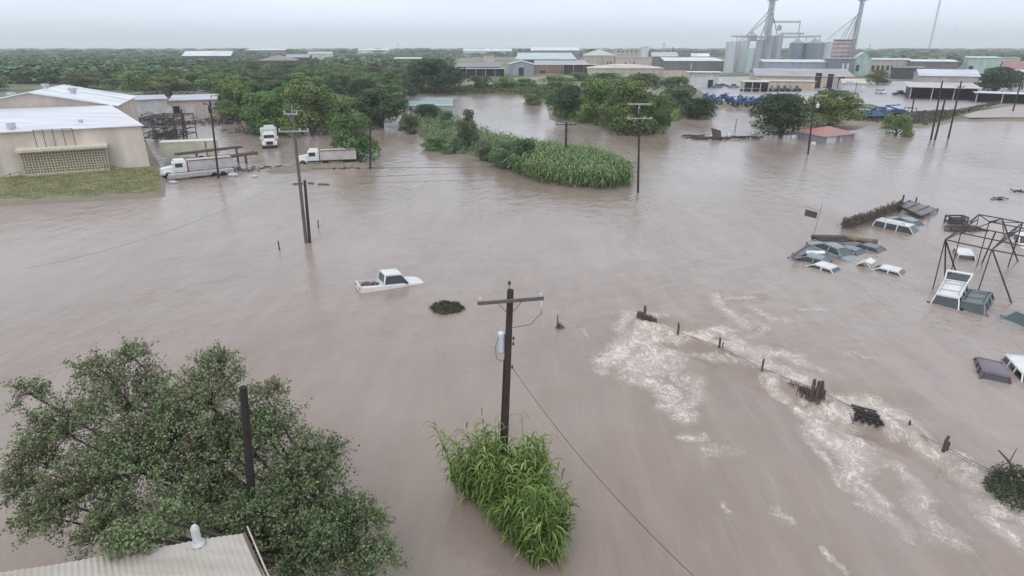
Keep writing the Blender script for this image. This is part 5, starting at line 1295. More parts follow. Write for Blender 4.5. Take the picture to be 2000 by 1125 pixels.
def car(name, label, cat, px, py, sink, head, kind, pm, pitch=0, roll=0, rack=False, hatch=False, wheels=False, z=None, sc=1.0, group=None, L_=None, openhood=False, nopart=False):
    """px,py: where the car's middle sits on the surface; sink: how deep its wheels are below that; head: heading of its nose"""
    s = dict(SPEC[kind]); p = P(px, py, z or 0)
    o = empty(name, (p.x, p.y, (z or 0) - sink), label, cat, group, rot=(roll, pitch, head)); o.scale = (sc,) * 3
    L, Wd, H, zb = s['L'], s['W'] / 2, s['H'], s['zb']; wt = s['wt']
    zl = .28
    def belt(x):
        if x > s['fb']: f = (x - s['fb']) / (L / 2 - s['fb']); return s['hood'] - .16 * f ** 2
        if s['trunk'] == 'bed' and x < s['rb']: return zb
        if s['trunk'] and x < s['rb']: f = (s['rb'] - x) / (L / 2 + s['rb']); return s['trunk'] - .06 * f * f
        return zb
    def half(x): f = abs(x) / (L / 2); return Wd * (1 - .10 * f ** 4)
    xs = sorted(set([-L / 2, -L / 2 + .12, L / 2 - .35, L / 2 - .12, L / 2, s['rb'], s['fb'], s['fb'] + .02] + list(np.linspace(-L / 2 + .4, L / 2 - .6, 9))))
    b = MB(); rings = []
    for x in xs:
        w_ = half(x); z1 = belt(x); e = 1.0
        if abs(x) > L / 2 - .05: w_ *= .86; z1 -= .12
        bedr = s['trunk'] == 'bed' and x < s['rb'] - .05 and x > -L / 2 + .05
        sec = [(w_ * .9, zl), (w_, zl + .22), (w_ * 1.0, (zl + z1) / 2), (w_ * .985, z1 - .1), (w_ * .93, z1 - .02)]
        sec += [(w_ * .84, z1), (w_ * .82, .62 if bedr else z1 + .01), (w_ * .4, .60 if bedr else z1 + .03), (0, .60 if bedr else z1 + .035)]
        ring = [(x, y, z_) for y, z_ in sec] + [(x, -y, z_) for y, z_ in sec[-2::-1]]
        rings.append(ring)
    n = len(rings[0]); V = [q for r_ in rings for q in r_]; Fc = []
    for i in range(len(rings) - 1):
        for k in range(n - 1): Fc.append((i * n + k, (i + 1) * n + k, (i + 1) * n + k + 1, i * n + k + 1))
    Fc.append(tuple(range(n))); Fc.append(tuple((len(rings) - 1) * n + k for k in range(n))[::-1])
    b.add(V, Fc)
    # pillars and roof
    bw = Wd * .94; ry = lambda f: wt * (1 - 0 * f)
    def roofz(x, y): fx = (x - (s['rt'] + s['ft']) / 2) / ((s['ft'] - s['rt']) / 2); return H - .045 * (y / wt) ** 2 - .05 * fx ** 4 - .015 * fx * fx
    for sy in (-1, 1):
        pr = [((s['rb'], sy * bw, zb), (s['rt'], sy * wt, H - .1), .12), ((s['fb'], sy * bw, s['hood']), (s['ft'], sy * wt, H - .1), .075)]
        for sx in s['split']: pr.append(((sx, sy * (bw + .0), zb), (sx, sy * (wt + .01), H - .08), .09))
        for a_, c_, t_ in pr: b.bar(a_, c_, t_, .06)
        b.bar((s['rt'], sy * wt, H - .09), (s['ft'], sy * wt, H - .09), .06, .1)
    b.bar((s['ft'], -wt, H - .07), (s['ft'], wt, H - .07), .05, .06); b.bar((s['rt'], -wt, H - .09), (s['rt'], wt, H - .09), .05, .08)
    if s['trunk'] == 'bed': b.bb(s['rb'] - .12, s['rb'] + .02, -bw, bw, .6, zb + .02)
    b.build('body', pm, o, smooth=False)
    r = MB(); nx, ny = 9, 9; V = []; Fc = []
    for i in range(nx):
        x = s['rt'] - .03 + (s['ft'] - s['rt'] + .06) * i / (nx - 1)
        for j in range(ny): y = -wt - .02 + (2 * wt + .04) * j / (ny - 1); V.append((x, y, roofz(x, y)))
    N_ = nx * ny; V += [(q[0], q[1], q[2] - .05) for q in V]
    for i in range(nx - 1):
        for j in range(ny - 1): a_ = i * ny + j; Fc.append((a_, a_ + ny, a_ + ny + 1, a_ + 1)); Fc.append((N_ + a_, N_ + a_ + 1, N_ + a_ + ny + 1, N_ + a_ + ny))
    for i in range(nx - 1):
        for j in (0, ny - 1): a_ = i * ny + j; Fc.append((a_, a_ + ny, N_ + a_ + ny, N_ + a_))
    for j in range(ny - 1):
        for i in (0, nx - 1): a_ = i * ny + j; Fc.append((a_, a_ + 1, N_ + a_ + 1, N_ + a_))
    r.add(V, Fc); rf = r.build('roof', pm, o, smooth=True)
    if rack:
        q = MB()
        for sy in (-1, 1): q.bar((s['rt'] + .25, sy * wt * .82, H + .06), (s['ft'] - .45, sy * wt * .82, H + .06), .04); q.bar((s['rt'] + .27, sy * wt * .82, H - .02), (s['rt'] + .27, sy * wt * .82, H + .06), .05); q.bar((s['ft'] - .5, sy * wt * .82, H - .02), (s['ft'] - .5, sy * wt * .82, H + .06), .05)
        for x in (s['rt'] + .7, s['ft'] - .8): q.bar((x, -wt * .82, H + .06), (x, wt * .82, H + .06), .035)
        q.build('roof_rack', blackp if pm is not PW else mat('grey_rack', (.35, .36, .37)), rf)
    dgl = mat('dark_car_glass', (.018, .022, .026), rough=.1, spec=.7, var=.05)
    def glass(nm, *c_, g=None):
        m = MB(); cs = [Vector(q) for q in c_]; ctr = sum(cs, Vector()) / 4; cs = [ctr + (q - ctr) * .97 for q in cs]; m.slab(*cs, .015); return m.build(nm, g or gm, o)
    gm = mat('car_glass', (.03, .042, .047), rough=.06, spec=.9, var=.05) if pm not in (PT, PS) else mat('teal_glass', (.05, .075, .08), rough=.08, spec=.8)
    i_ = .02
    glass('windshield', (s['fb'] - .02, -bw * .95, s['hood'] + .02), (s['fb'] - .02, bw * .95, s['hood'] + .02), (s['ft'] + .01, wt * .95, H - .1), (s['ft'] + .01, -wt * .95, H - .1))
    if not hatch: glass('rear_window', (s['rb'] + .02, bw * .92, zb + .03), (s['rb'] + .02, -bw * .92, zb + .03), (s['rt'] - .0, -wt * .92, H - .12), (s['rt'] - .0, wt * .92, H - .12))
    cuts = [None] + list(s['split']) + [None]
    for sy in (-1, 1):
        for k in range(len(cuts) - 1):
            x0b, x0t = (s['rb'] + .1, s['rt'] + .1) if cuts[k] is None else (cuts[k] + .05,) * 2
            x1b, x1t = (s['fb'] - .08, s['ft'] - .05) if cuts[k + 1] is None else (cuts[k + 1] - .05,) * 2
            q = [(x0b, sy * (bw - i_), zb + .03), (x1b, sy * (bw - i_), zb + .03), (x1t, sy * (wt - i_ * .3), H - .13), (x0t, sy * (wt - i_ * .3), H - .13)]
            if sy > 0: q = q[::-1]
            glass('side_window', *q, g=dgl)
        m = MB(); m.box((s['fb'] - .2, sy * (bw + .13), zb + .08), (.14, .2, .14)); m.build('mirror', pm if pm is not PW else blackp, o)
    m = MB(); m.bb(s['rt'] + .15, s['ft'] + .2, -bw * .8, bw * .8, .5, zb - .06)
    for x in (.15, -.85) if kind != 'pickup' else (.05,):
        for sy in (-.36, .36): m.box((x, sy, zb + .05), (.16, .46, .55))
    m.build('seats', blackp, o)
    if hatch:
        h_ = MB(); hx, hz = s['rt'], H - .03; ln = 1.05; a_ = R(14); ex = Vector((-math.cos(a_), 0, math.sin(a_))) * ln
        A_, B_ = Vector((hx, -wt, hz)), Vector((hx, wt, hz)); C_, D_ = B_ + ex + Vector((0, .1, 0)), A_ + ex + Vector((0, -.1, 0))
        for p0, p1, t_ in ((A_, B_, .1), (B_, C_, .1), (C_, D_, .28), (D_, A_, .1)): h_.bar(p0, p1, t_, .05)
        hg = h_.build('tailgate', pm, o); g_ = MB(); g_.slab(A_.lerp(D_, .1), B_.lerp(C_, .1), B_.lerp(C_, .85), A_.lerp(D_, .85), .015); g_.build('pane', gm, hg)
    if kind == 'pickup':
        m = MB(); m.bb(-L / 2 - .02, -L / 2 + .07, -Wd * .88, Wd * .88, .55, zb + .01); m.build('tailgate', pm, o)
        m = MB()
        for k in range(26): m.box((rnd.uniform(-2.4, -.9), rnd.uniform(-.6, .6), 0.78 + rnd.uniform(0, .15)), (rnd.uniform(.1, .7), rnd.uniform(.05, .4), .08), Matrix.Rotation(rnd.uniform(0, 3), 3, 'Z'))
        m.bb(-L / 2 + .1, s['rb'] - .15, -Wd * .8, Wd * .8, .60, .64)
        m.build('bed_load', mat('bed_mud', (.19, .15, .13), rough=.9, col2=(.08, .06, .055), vscale=3), o)
    for sx, nm, mt in ((1, 'headlight', mat('lamp_glass', (.55, .55, .55), rough=.15)), (-1, 'tail_light', mat('tail_red', (.35, .03, .03), rough=.3))):
        for sy in (-1, 1): m = MB(); m.box((sx * (L / 2 - .02), sy * Wd * .68, (.72 if sx > 0 else .82)), (.1, .3, .14 if sx > 0 else .24)); m.build(nm, mt, o)
    if wheels:
        for x in (-L * .30, L * .31):
            for sy in (-1, 1):
                m = MB(); m.tube([(x, sy * (Wd - .12), .33), (x, sy * (Wd + .03), .33)], .34, 16); wv = m.build('wheel', tyre, o)
                m = MB(); m.tube([(x, sy * (Wd + .02), .33), (x, sy * (Wd + .045), .33)], .2, 12); m.build('rim', rimm, wv)
    return o
def hd(a, c_): p0 = P(*a); p1 = P(*c_); return math.atan2(p1.y - p0.y, p1.x - p0.x)
def fl(px, py, h): return P(px, py, h)
# white pickup
h_ = hd((712, 558), (818, 541))
car('pickup_truck', 'white pickup truck sunk to its bed rails in the middle of the flood', 'pickup truck', 762, 556, .74, h_, 'pickup', PW, pitch=R(4.2), roll=R(-1.5))
# vehicles of the drowned car yard
car('white_suv', 'long white SUV facing right, sunk to its windows beside the board fence', 'SUV', 1762, 449, 1.20, hd((1715, 440), (1795, 455)), 'longsuv', PW, rack=True, pitch=R(1.5))
car('silver_car', 'silver green car half hidden between the long white SUV and the collapsed roof', 'car', 1778, 437, 1.05, hd((1735, 420), (1800, 436)), 'sedan', PS, pitch=R(6), sc=1.1)
car('sunken_car', 'teal grey car with dark side windows under the roof of piled timber', 'car', 1630, 497, .72, hd((1590, 478), (1672, 502)), 'sedan', PS, pitch=R(6), roll=R(-3), sc=1.12)
car('sunken_car', 'grey green car roof just right of the teal grey car under the timber pile', 'car', 1666, 492, 1.02, hd((1640, 478), (1690, 490)), 'sedan', PG, pitch=R(4))
car('sunken_car', 'dark car at the right end of the timber pile, nose under water', 'car', 1706, 487, 1.10, hd((1672, 476), (1745, 493)), 'sedan', PT, pitch=R(3), sc=1.05)
car('sunken_car', 'long grey car with a white open lid left of the white sedan roof', 'car', 1598, 510, 1.0, hd((1560, 500), (1645, 516)), 'sedan', PS, pitch=R(3), roll=R(2), sc=1.05)
car('sunken_car', 'white sedan sunk to its roof in front of the grey car', 'car', 1618, 525, 1.27, hd((1582, 512), (1650, 530)), 'sedan', PW, pitch=R(3.5), sc=1.12)
lid = P(1588, 492, .45); b = MB(); b.slab((-.8, -.5, 0), (.75, -.75, .1), (.95, -.2, .18), (-.6, .1, .1), .05); tag(b.build('car_lid', PW, loc=lid), 'curved white hood lid lying open left of the white sedan roof', 'car lid')
o = car('sunken_car', 'white car sunk to a thin roof strip with its rear lid raised', 'car', 1746, 530, 1.27, hd((1712, 516), (1780, 530)), 'sedan', PW, pitch=R(2), sc=1.1)
b = MB(); b.slab((-2.65, -.62, 1.15), (-2.05, -.68, 1.62), (-2.05, .68, 1.62), (-2.65, .62, 1.15), .06); b.slab((-2.05, -.68, 1.62), (-1.55, -.60, 1.50), (-1.55, .60, 1.50), (-2.05, .68, 1.62), .06)
b.bar((-2.0, -.6, 1.6), (-1.5, -.6, 1.1), .06); b.build('raised_lid', PW, o)
car('sunken_van', 'small white van roof between the legs of the steel roof frame', 'van', 1886, 503, 1.12, hd((1870, 497), (1898, 545)), 'suv', PW, pitch=R(2), roll=R(2), sc=.86)
car('white_suv', 'white SUV with its tailgate raised, nose down in the water', 'SUV', 1852, 590, 1.0, hd((1876, 545), (1838, 596)), 'suv', PW, rack=True, hatch=True, pitch=R(10), roll=R(2), sc=1.04)
car('sunken_suv', 'grey green SUV leaning against the white SUV with the raised tailgate', 'SUV', 1904, 602, 1.12, hd((1920, 572), (1890, 612)), 'suv', PT, rack=True, pitch=R(6), roll=R(5), sc=1.0)
car('sunken_car', 'teal windowed car at the right edge below the steel roof frame', 'car', 2010, 630, .92, hd((2040, 622), (1985, 628)), 'sedan', PS, pitch=R(5), sc=1.15)
car('sunken_van', 'maroon van roof with a dark window strip alone near the right edge', 'van', 1930, 716, 1.30, hd((1940, 735), (1922, 690)), 'suv', PM, pitch=R(3), roll=R(3), sc=.92)
car('sunken_car', 'white car top cut off by the right edge beside the maroon van roof', 'car', 2018, 738, 1.3, hd((1990, 705), (2035, 755)), 'suv', PW, roll=R(2), sc=1.0)
car('sunken_car', 'white car with dark windows at the right edge behind the steel roof frame', 'car', 2000, 474, .78, hd((1966, 450), (2030, 490)), 'sedan', PW, pitch=R(3), sc=1.15)

# board fence, collapsed roof, timber pile
bf = empty('board_fence', (*P(1645, 446).xy, 0), 'leaning weathered board fence behind the long white SUV', 'fence')
pts = [P(1645, 447), P(1682, 438), P(1718, 424), P(1757, 410)]; b = MB(); bm2 = mat('grey_board', (.20, .185, .18), rough=.9, col2=(.10, .09, .088), vscale=3)
for p0, p1 in zip(pts[:-1], pts[1:]):
    n = int((p1 - p0).length / .17)
    for k in range(n):
        q = p0.lerp(p1, k / n) - bf.location; hh2 = 1.0 + .5 * fbm(np.array([q.x]) / 1.5, np.array([q.y]), 3)[0] + rnd.uniform(-.08, .12)
        b.bar(q + Vector((0, 0, -.3)), q + Vector((.1 + rnd.uniform(-.06, .06), .25, max(.5, hh2))), .15, .03)
b.build('boards', bm2, bf); b = MB()
for p0, p1 in zip(pts[:-1], pts[1:]): b.bar(p0 - bf.location + Vector((.05, .1, .75)), p1 - bf.location + Vector((.05, .1, .85)), .1, .06)
q = P(1757, 412) - bf.location; b.bar(q + Vector((0, 0, -.3)), q + Vector((.1, 0, 1.9)), .14)
b.build('rails', mat('dark_board', (.07, .06, .055)), bf)
b = MB()
for k in range(420):
    f = rnd.random(); i = min(2, int(f * 3)); q = pts[i].lerp(pts[i + 1], f * 3 - i) - bf.location
    b.bar(q + Vector((rnd.uniform(-.5, .5), rnd.uniform(-.4, .5), rnd.uniform(.5, 1.3))), q + Vector((rnd.uniform(-.9, .9), rnd.uniform(-.8, .5), rnd.uniform(.0, .9))), .04, .02)
b.build('tangled_vines', mat('dead_reed', (.17, .14, .10)), bf)
cr_ = empty('collapsed_roof', (*P(1790, 412).xy, 0), 'grey collapsed sheet roof with a pointed end beyond the board fence', 'roof')
A_, B_, C_, D_ = [D(*q) - cr_.location for q in ((1755, 401, 71.5), (1778, 392, 73.5), (1832, 408, 71.2), (1800, 422, 67.5))]
b = MB(); b.slab(A_, D_, C_, B_, .12); 
for k in range(4): b.bar(A_.lerp(D_, k / 3) + Vector((0, 0, .06)), B_.lerp(C_, k / 3) + Vector((0, 0, .06)), .12)
b.build('sheet', mat('grey_lilac_sheet', (.24, .22, .24), rough=.6, col2=(.13, .12, .13), vscale=.8, stretch=(.4, 2, 1)), cr_)
b = MB(); b.bar(A_ + Vector((0, -.1, -.1)), D_ + Vector((0, -.1, -.1)), .25); b.bar(A_ + Vector((0, 0, -.1)), A_ + Vector((0, 0, -2)), .14); b.bar(C_, C_ + Vector((-.1, 0, -1.6)), .1); b.bar(B_.lerp(C_, .2), B_.lerp(C_, .2) + Vector((0, 0, .6)), .12); b.build('beams', mat('dark_board', (.07, .06, .055)), cr_)
b = MB(); p0 = P(1811, 435); b.bar((0, 0, -.5), (.25, 0, 1.6), .06); tag(b.build('thin_post', steel, loc=p0), 'thin pale post standing right of the silver green car', 'post')
tp = empty('timber_pile', (*P(1600, 478).xy, 0), 'dark timber beams with a long tan rolled mat lying across drowned cars', 'timber pile')
b = MB(); A_, B_ = D(1588, 466, 59) - tp.location, D(1655, 468, 58.3) - tp.location
for k in range(7): v_ = Vector((rnd.uniform(-.2, .2), .16 * k - .4, rnd.uniform(-.12, .16))); b.bar(A_ + v_, B_ + v_ * 1.1, .2, .16)
b.build('beams', mat('wet_dark_timber', (.06, .05, .048), col2=(.12, .10, .09)), tp)
b = MB(); A_, B_ = D(1653, 466, 58.4) - tp.location, D(1713, 472, 58) - tp.location
b.tube([A_, A_.lerp(B_, .3) + Vector((0, 0, .03)), A_.lerp(B_, .7), B_], [.30, .27, .25, .24], 10); b.build('rolled_mat', mat('tan_mat', (.30, .24, .15), rough=.9, col2=(.12, .10, .07), vscale=2.5, bump=.6, bscale=5), tp, smooth=True)
b = MB(); A_, B_, C_, D_ = [D(*q) - tp.location for q in ((1592, 470, 58.5), (1545, 502, 52.8), (1552, 503, 52.6), (1630, 476, 57.5))]
b.slab(A_, B_, C_, D_, .06); b.bar(A_ + Vector((0, 0, .08)), B_ + Vector((0, 0, .08)), .14); b.build('fallen_sheet', mat('grey_lilac_sheet', (.24, .22, .24)), tp)
# leaning sign post
f = P(1588, 470); t = D(1606, 399, f.y + .4); o = empty('leaning_sign', (f.x, f.y, 0), 'thin leaning post with a small dark sign panel left of the board fence', 'sign')
b = MB(); tl = t - f; b.tube([Vector((-.2, 0, -.8)), tl], [.045, .03], 6); b.build('post', mat('pale_post', (.34, .32, .33)), o)
s0 = D(1602, 415, f.y) - f; s1 = D(1571, 408, f.y - .1) - f
b = MB(); b.bar(s0 + Vector((.15, 0, .1)), s1 + Vector((0, 0, .25)), .05); b.build('arm', mat('pale_post', (.34, .32, .33)), o)
b = MB(); q1 = D(1597, 415, f.y) - f; q0 = D(1574, 409, f.y) - f; dn = Vector((-.02, 0, -.62)); b.slab(q0 + dn, q1 + dn, q1, q0, .06); b.build('sign_panel', mat('dark_panel', (.10, .09, .10), rough=.5), o)
# steel roof frame
sf = empty('steel_roof_frame', (*P(1915, 560).xy, 0), 'rusty open steel roof frame on braced legs standing over the drowned cars', 'frame')
rust = mat('rusty_tube', (.10, .065, .055), rough=.8, col2=(.05, .04, .04), vscale=2)
def fr_bar(a, c_, w_, mb): mb.bar(D(*a) - sf.location, D(*c_) - sf.location, w_)
lg = [((1846, 468, 47), (1822, 565)), ((1847, 470, 47), (1847, 549)), ((1848, 472, 47), (1874, 541)), ((1877, 454, 50.2), (1855, 541)), ((1937, 488, 46.3), (1909, 572)), ((1939, 490, 46.3), (1982, 596)),
      ((1932, 434, 53.5), (1908, 520)), ((1945, 452, 52.5), (1917, 514)), ((1957, 427, 52), (1992, 510)), ((1997, 436, 50), (1969, 520))]
for t_, f_ in lg: b = MB(); b.bar(D(*t_) - sf.location, P(*f_) + Vector((0, 0, -.3)) - sf.location, .085); b.build('leg', rust, sf)
nodes = dict(A=(1846, 468, 47), B=(1937, 488, 46.3), B2=(2030, 506, 45.5), A3=(1877, 455, 50.2), B3=(2030, 487, 48), C=(1912, 419, 52), D=(1957, 427, 51.5), E=(1998, 435, 51), E2=(2040, 443, 50.5), M=(1907, 445, 50.8), N=(1967, 457, 50), N2=(2030, 468, 49.5), K=(1932, 433, 53.5), K2=(2030, 452, 52.5), Q=(1962, 466, 48.5))
for grp, nm in ((['A B', 'B B2', 'A3 B3', 'C D', 'D E', 'E E2', 'M N', 'N N2', 'K K2'], 'purlins'), (['A A3', 'A3 M', 'M C', 'A C', 'A3 C', 'B Q', 'Q E', 'B N', 'N E', 'N D', 'M D', 'C K', 'K D', 'K E', 'N E2', 'Q D'], 'trusses')):
    b = MB()
    for e_ in grp: a_, c_ = e_.split(); fr_bar(nodes[a_], nodes[c_], .085 if nm == 'purlins' else .06, b)
    if nm == 'trusses':
        for a_, c_ in (('A', 'C'), ('B', 'E')):
            P0, P1 = D(*nodes[a_]) - sf.location, D(*nodes[c_]) - sf.location
            lo = Vector((0, 0, -.45))
            b.bar(P0, P1 + lo, .06)
            for k in range(1, 5): b.bar(P0.lerp(P1, k / 5), P0.lerp(P1 + lo, k / 5 - .08), .04)
    b.build(nm, rust, sf)
# floating machine and litter
o = empty('floating_machine', (*P(1866, 436).xy, 0), 'dark boxy machine top with a grille left of the steel roof frame', 'machine'); b = MB()
for z in (.2, .75):
    for a_, c_ in (((-.9, -.5), (.9, -.5)), ((.9, -.5), (.9, .5)), ((.9, .5), (-.9, .5)), ((-.9, .5), (-.9, -.5))): b.bar((*a_, z), (*c_, z), .14)
for x in (-.9, .9): b.bar((x, -.5, -.3), (x, -.5, .8), .12); b.bar((x, .5, -.3), (x, .5, .8), .12)
b.bb(-.6, .8, -.4, .4, -.3, .55); b.build('frame', mat('dark_machine', (.09, .09, .10), rough=.7), o)
scrapheap('sunken_scrap', 1880, 448, 3.6, 1.6, .3, 30, 'dark sunken scrap beside the boxy machine top', mat('dark_scrap', (.12, .085, .075)), .9)
for px, py, lab in ((1956, 390, 'small dark litter clump in the open water near the right edge'), (1990, 374, 'thin floating sticks at the right edge above the small litter clump')):
    o = empty('floating_litter', (*P(px, py).xy, 0), lab, 'litter'); b = MB()
    for k in range(14): b.box((rnd.gauss(0, .5), rnd.gauss(0, .25), rnd.uniform(0, .2)), (rnd.uniform(.2, .8), .12, .12), Matrix.Rotation(rnd.uniform(0, 3), 3, 'Z'))
    b.build('sticks', mat('wet_log', (.11, .085, .075)), o)

# ------------------------------------------------------------------ heavy trucks in the flooded yard
def conv_truck(label, p, head, cl, pm, bodym, z=-.4, roofline=True, sleeper=False):
    """bonneted truck, nose towards +x, with a long box of length cl"""
    o = empty('box_truck', (p.x, p.y, z), label, 'truck', rz=head); o.scale = (.93, .93, .93)
    b = MB(); b.bb(-1.6, .3, -1.15, 1.15, 1.1, 2.6); b.box((-.72, 0, 2.78), (1.7, 2.1, .4), taper=.85); b.build('cab', pm, o)
    b = MB(); b.slab((.3, -1.0, 1.1), (2.1, -.85, 1.05), (2.1, -.8, 1.75), (.3, -1.0, 2.0), .05); b.add([(.3, -1, 1), (2.15, -.82, 1), (2.15, .82, 1), (.3, 1, 1), (.3, -1, 2.0), (2.0, -.75, 1.72), (2.0, .75, 1.72), (.3, 1, 2.0)], [(0, 1, 5, 4), (1, 2, 6, 5), (2, 3, 7, 6), (4, 5, 6, 7), (0, 3, 2, 1)]); b.build('hood', pm, o)
    for s_ in (-1, 1):
        b = MB(); b.tube([(1.2 + .62 * math.cos(a), s_ * 1.05, .75 + .62 * math.sin(a)) for a in np.linspace(.1, 3.0, 7)], .2, 8); b.build('fender', pm, o, smooth=True)
        b = MB(); b.bb(-1.0, .05, s_ * 1.16 - .01, s_ * 1.16 + .01, 1.85, 2.5); b.build('side_window', glass_d, o)
        b = MB(); b.tube([(1.25, s_ * .85, .5), (1.25, s_ * 1.2, .5)], .5, 14); w1 = b.build('wheel', tyre, o); b = MB(); b.tube([(1.25, s_ * 1.19, .5), (1.25, s_ * 1.22, .5)], .28, 10); b.build('rim', rimm, w1)
        for x in (-2.6, -cl * .75 - 1.5, -cl * .75 - 2.7): b = MB(); b.tube([(x, s_ * .7, .5), (x, s_ * 1.2, .5)], .5, 14); b.build('wheel', tyre, o)
    b = MB(); b.slab((.33, -.95, 1.95), (.33, .95, 1.95), (.2, .9, 2.6), (.2, -.9, 2.6), .03); b.build('windshield', glass_d, o)
    b = MB(); b.box((2.2, 0, .75), (.2, 2.2, .3)); b.build('bumper', rimm, o)
    b = MB(); b.bb(-cl - 1.9, 1.6, -.45, .45, .75, 1.0); b.build('chassis', blackp, o)
    b = MB(); b.bb(-cl - 1.9, -1.8, -1.25, 1.25, 1.15, 2.75); bd = b.build('cargo_box', bodym, o)
    b = MB()
    for z_ in (1.1, 2.78):
        for s_ in (-1, 1): b.bar((-cl - 1.95, s_ * 1.27, z_), (-1.75, s_ * 1.27, z_), .12)
    for x in np.arange(-cl - 1.9, -1.8, 1.2): b.bar((x, -1.27, 1.15), (x, -1.27, 2.75), .06)
    b.build('rails', mat('rust_rail', (.16, .10, .075)) , bd)
    return o
pinkbox = mat('pinkish_box', (.55, .49, .47), rough=.6, vscale=.6); creambox = mat('cream_box', (.56, .57, .45), rough=.6, vscale=.5)
h_ = hd((440, 334), (330, 345)); p = P(345, 345); conv_truck('white bonneted truck with a long pinkish box beside the grass bank', p, h_, 6.6, PW, pinkbox, z=-.25)
h_ = hd((690, 316), (590, 320)); p = P(607, 322); conv_truck('white bonneted truck with a pale box half under the bright green mesquite tree', p, h_, 6.0, PW, pinkbox, z=-.2)
o = empty('box_trailer', (*P(318, 316).xy, -.2), 'cream box trailer behind the long white truck in the flooded yard', 'trailer', rz=hd((318, 318), (405, 314)))
b = MB(); b.bb(0, 8.6, 0, 2.5, .9, 3.3); b.build('box', creambox, o); b = MB(); b.bb(-.05, 8.65, -.05, 2.55, 3.3, 3.42); b.build('roof', mat('cream_top', (.70, .66, .56)), o)
for x in (6.0, 7.2): b = MB(); b.tube([(x, -.02, .45), (x, .3, .45)], .48, 12); b.build('wheel', tyre, o)
b = MB(); b.bar((7.0, -.04, .9), (7.0, -.04, 3.3), .12); b.build('door_bar', blackp, o)
o = empty('flatbed_trailer', (*P(372, 334).xy, 0), 'long rusty flatbed frame reaching past the tail of the white truck', 'trailer', rz=hd((372, 334), (460, 322)))
b = MB(); b.bar((-1, 1.6, 2.5), (9.5, 1.6, 2.5), .35); b.bar((-1, 2.2, 2.5), (9.5, 2.2, 2.5), .35); b.bar((5.5, -.2, 1.4), (11, -.2, 1.5), .4); b.bar((5.5, .9, 1.4), (11, .9, 1.5), .3); b.bar((9, -.2, 0), (9, -.2, 1.4), .3); b.box((10.9, .3, 1.5), (.3, 1.6, .5)); b.bar((2, 1.6, 0), (2, 1.6, 2.5), .25); b.bar((8.5, 1.6, 0), (8.5, 1.6, 2.5), .25); b.build('frame', mat('rust_rail', (.16, .10, .075)), o)
o = empty('low_loader', (*P(333, 354).xy, 0), 'long pale low trailer beam alongside the near side of the white truck', 'trailer', rz=hd((333, 354), (425, 344)))
b = MB(); b.bb(0, 8.8, 0, 1.2, .35, .85); b.build('deck', mat('pale_deck', (.45, .43, .44)), o); b = MB()
for x in (6.0, 7.2): b.tube([(x, -.05, .2), (x, 1.2, .2)], .42, 10)
b.bar((6, .6, .2), (7.2, .6, .2), .3)
b.build('wheels', tyre, o)
for px, py, s_, lab in ((455, 344, .6, 'white upturned boat shape at the tail of the long white truck'), (497, 346, .35, 'small white litter piece floating between the two trucks'), (338, 358, .45, 'small white crumpled thing under the nose of the long white truck'), (571, 329, .45, 'white drum on the dark debris strip left of the pale box truck'), (637, 322, .6, 'white tank lying beside the pale box truck')):
    c_ = P(px, py); b = MB(); b.tube([(-1.3 * s_, 0, .1), (-.7 * s_, 0, .35 * s_), (.6 * s_, 0, .4 * s_), (1.5 * s_, .1, .15)], [.15 * s_, .5 * s_, .5 * s_, .1 * s_], 8); tag(b.build('white_float', mat('dull_white', (.62, .62, .60)), smooth=True, loc=(c_.x, c_.y, 0)), lab, 'floating junk')
# white dump truck heap
o = empty('white_truck', (*P(528, 288).xy, -.3), 'old white truck facing the camera at the edge of the wood', 'truck', rz=R(20))
b = MB(); b.bb(-1.2, 1.2, .4, 2.2, 1.0, 2.7); b.box((0, 1.3, 2.9), (2.1, 1.5, .4), taper=.8); b.build('cab', PW, o)
b = MB(); b.add([(-1.1, -1.3, .9), (1.1, -1.3, .9), (1.2, .4, .9), (-1.2, .4, .9), (-.8, -1.2, 1.7), (.8, -1.2, 1.7), (.95, .4, 2.0), (-.95, .4, 2.0)], [(0, 1, 5, 4), (1, 2, 6, 5), (3, 0, 4, 7), (4, 5, 6, 7)]); b.build('hood', PW, o)
for s_ in (-1, 1):
    b = MB(); b.tube([(s_ * 1.15, -.5 + .6 * math.cos(a), .8 + .6 * math.sin(a)) for a in np.linspace(0, 3.1, 7)], .22, 8); b.build('fender', PW, o, smooth=True)
    b = MB(); b.tube([(s_ * .9, -.5, .5), (s_ * 1.3, -.5, .5)], .5, 12); b.build('wheel', tyre, o); b = MB(); b.box((s_ * 1.5, .5, 2.1), (.3, .1, .5)); b.build('mirror', PW, o)
b = MB(); b.slab((-.95, .37, 2.02), (.95, .37, 2.02), (.9, .37, 2.6), (-.9, .37, 2.6), .03); b.build('windshield', glass_d, o)
b = MB(); b.bb(-.6, .6, -1.33, -1.28, 1.0, 1.6); b.build('grille', blackp, o); b = MB(); b.bb(-1.35, 1.35, -1.6, -1.35, .3, .7); b.build('bumper', blackp, o)
b = MB(); b.bb(-1.5, 1.5, 2.6, 5.5, 1.0, 3.5); b.box((.2, 3.5, 3.8), (2.4, 1.5, .6), taper=.7); b.build('dump_body', mat('dull_white', (.62, .62, .60)), o)

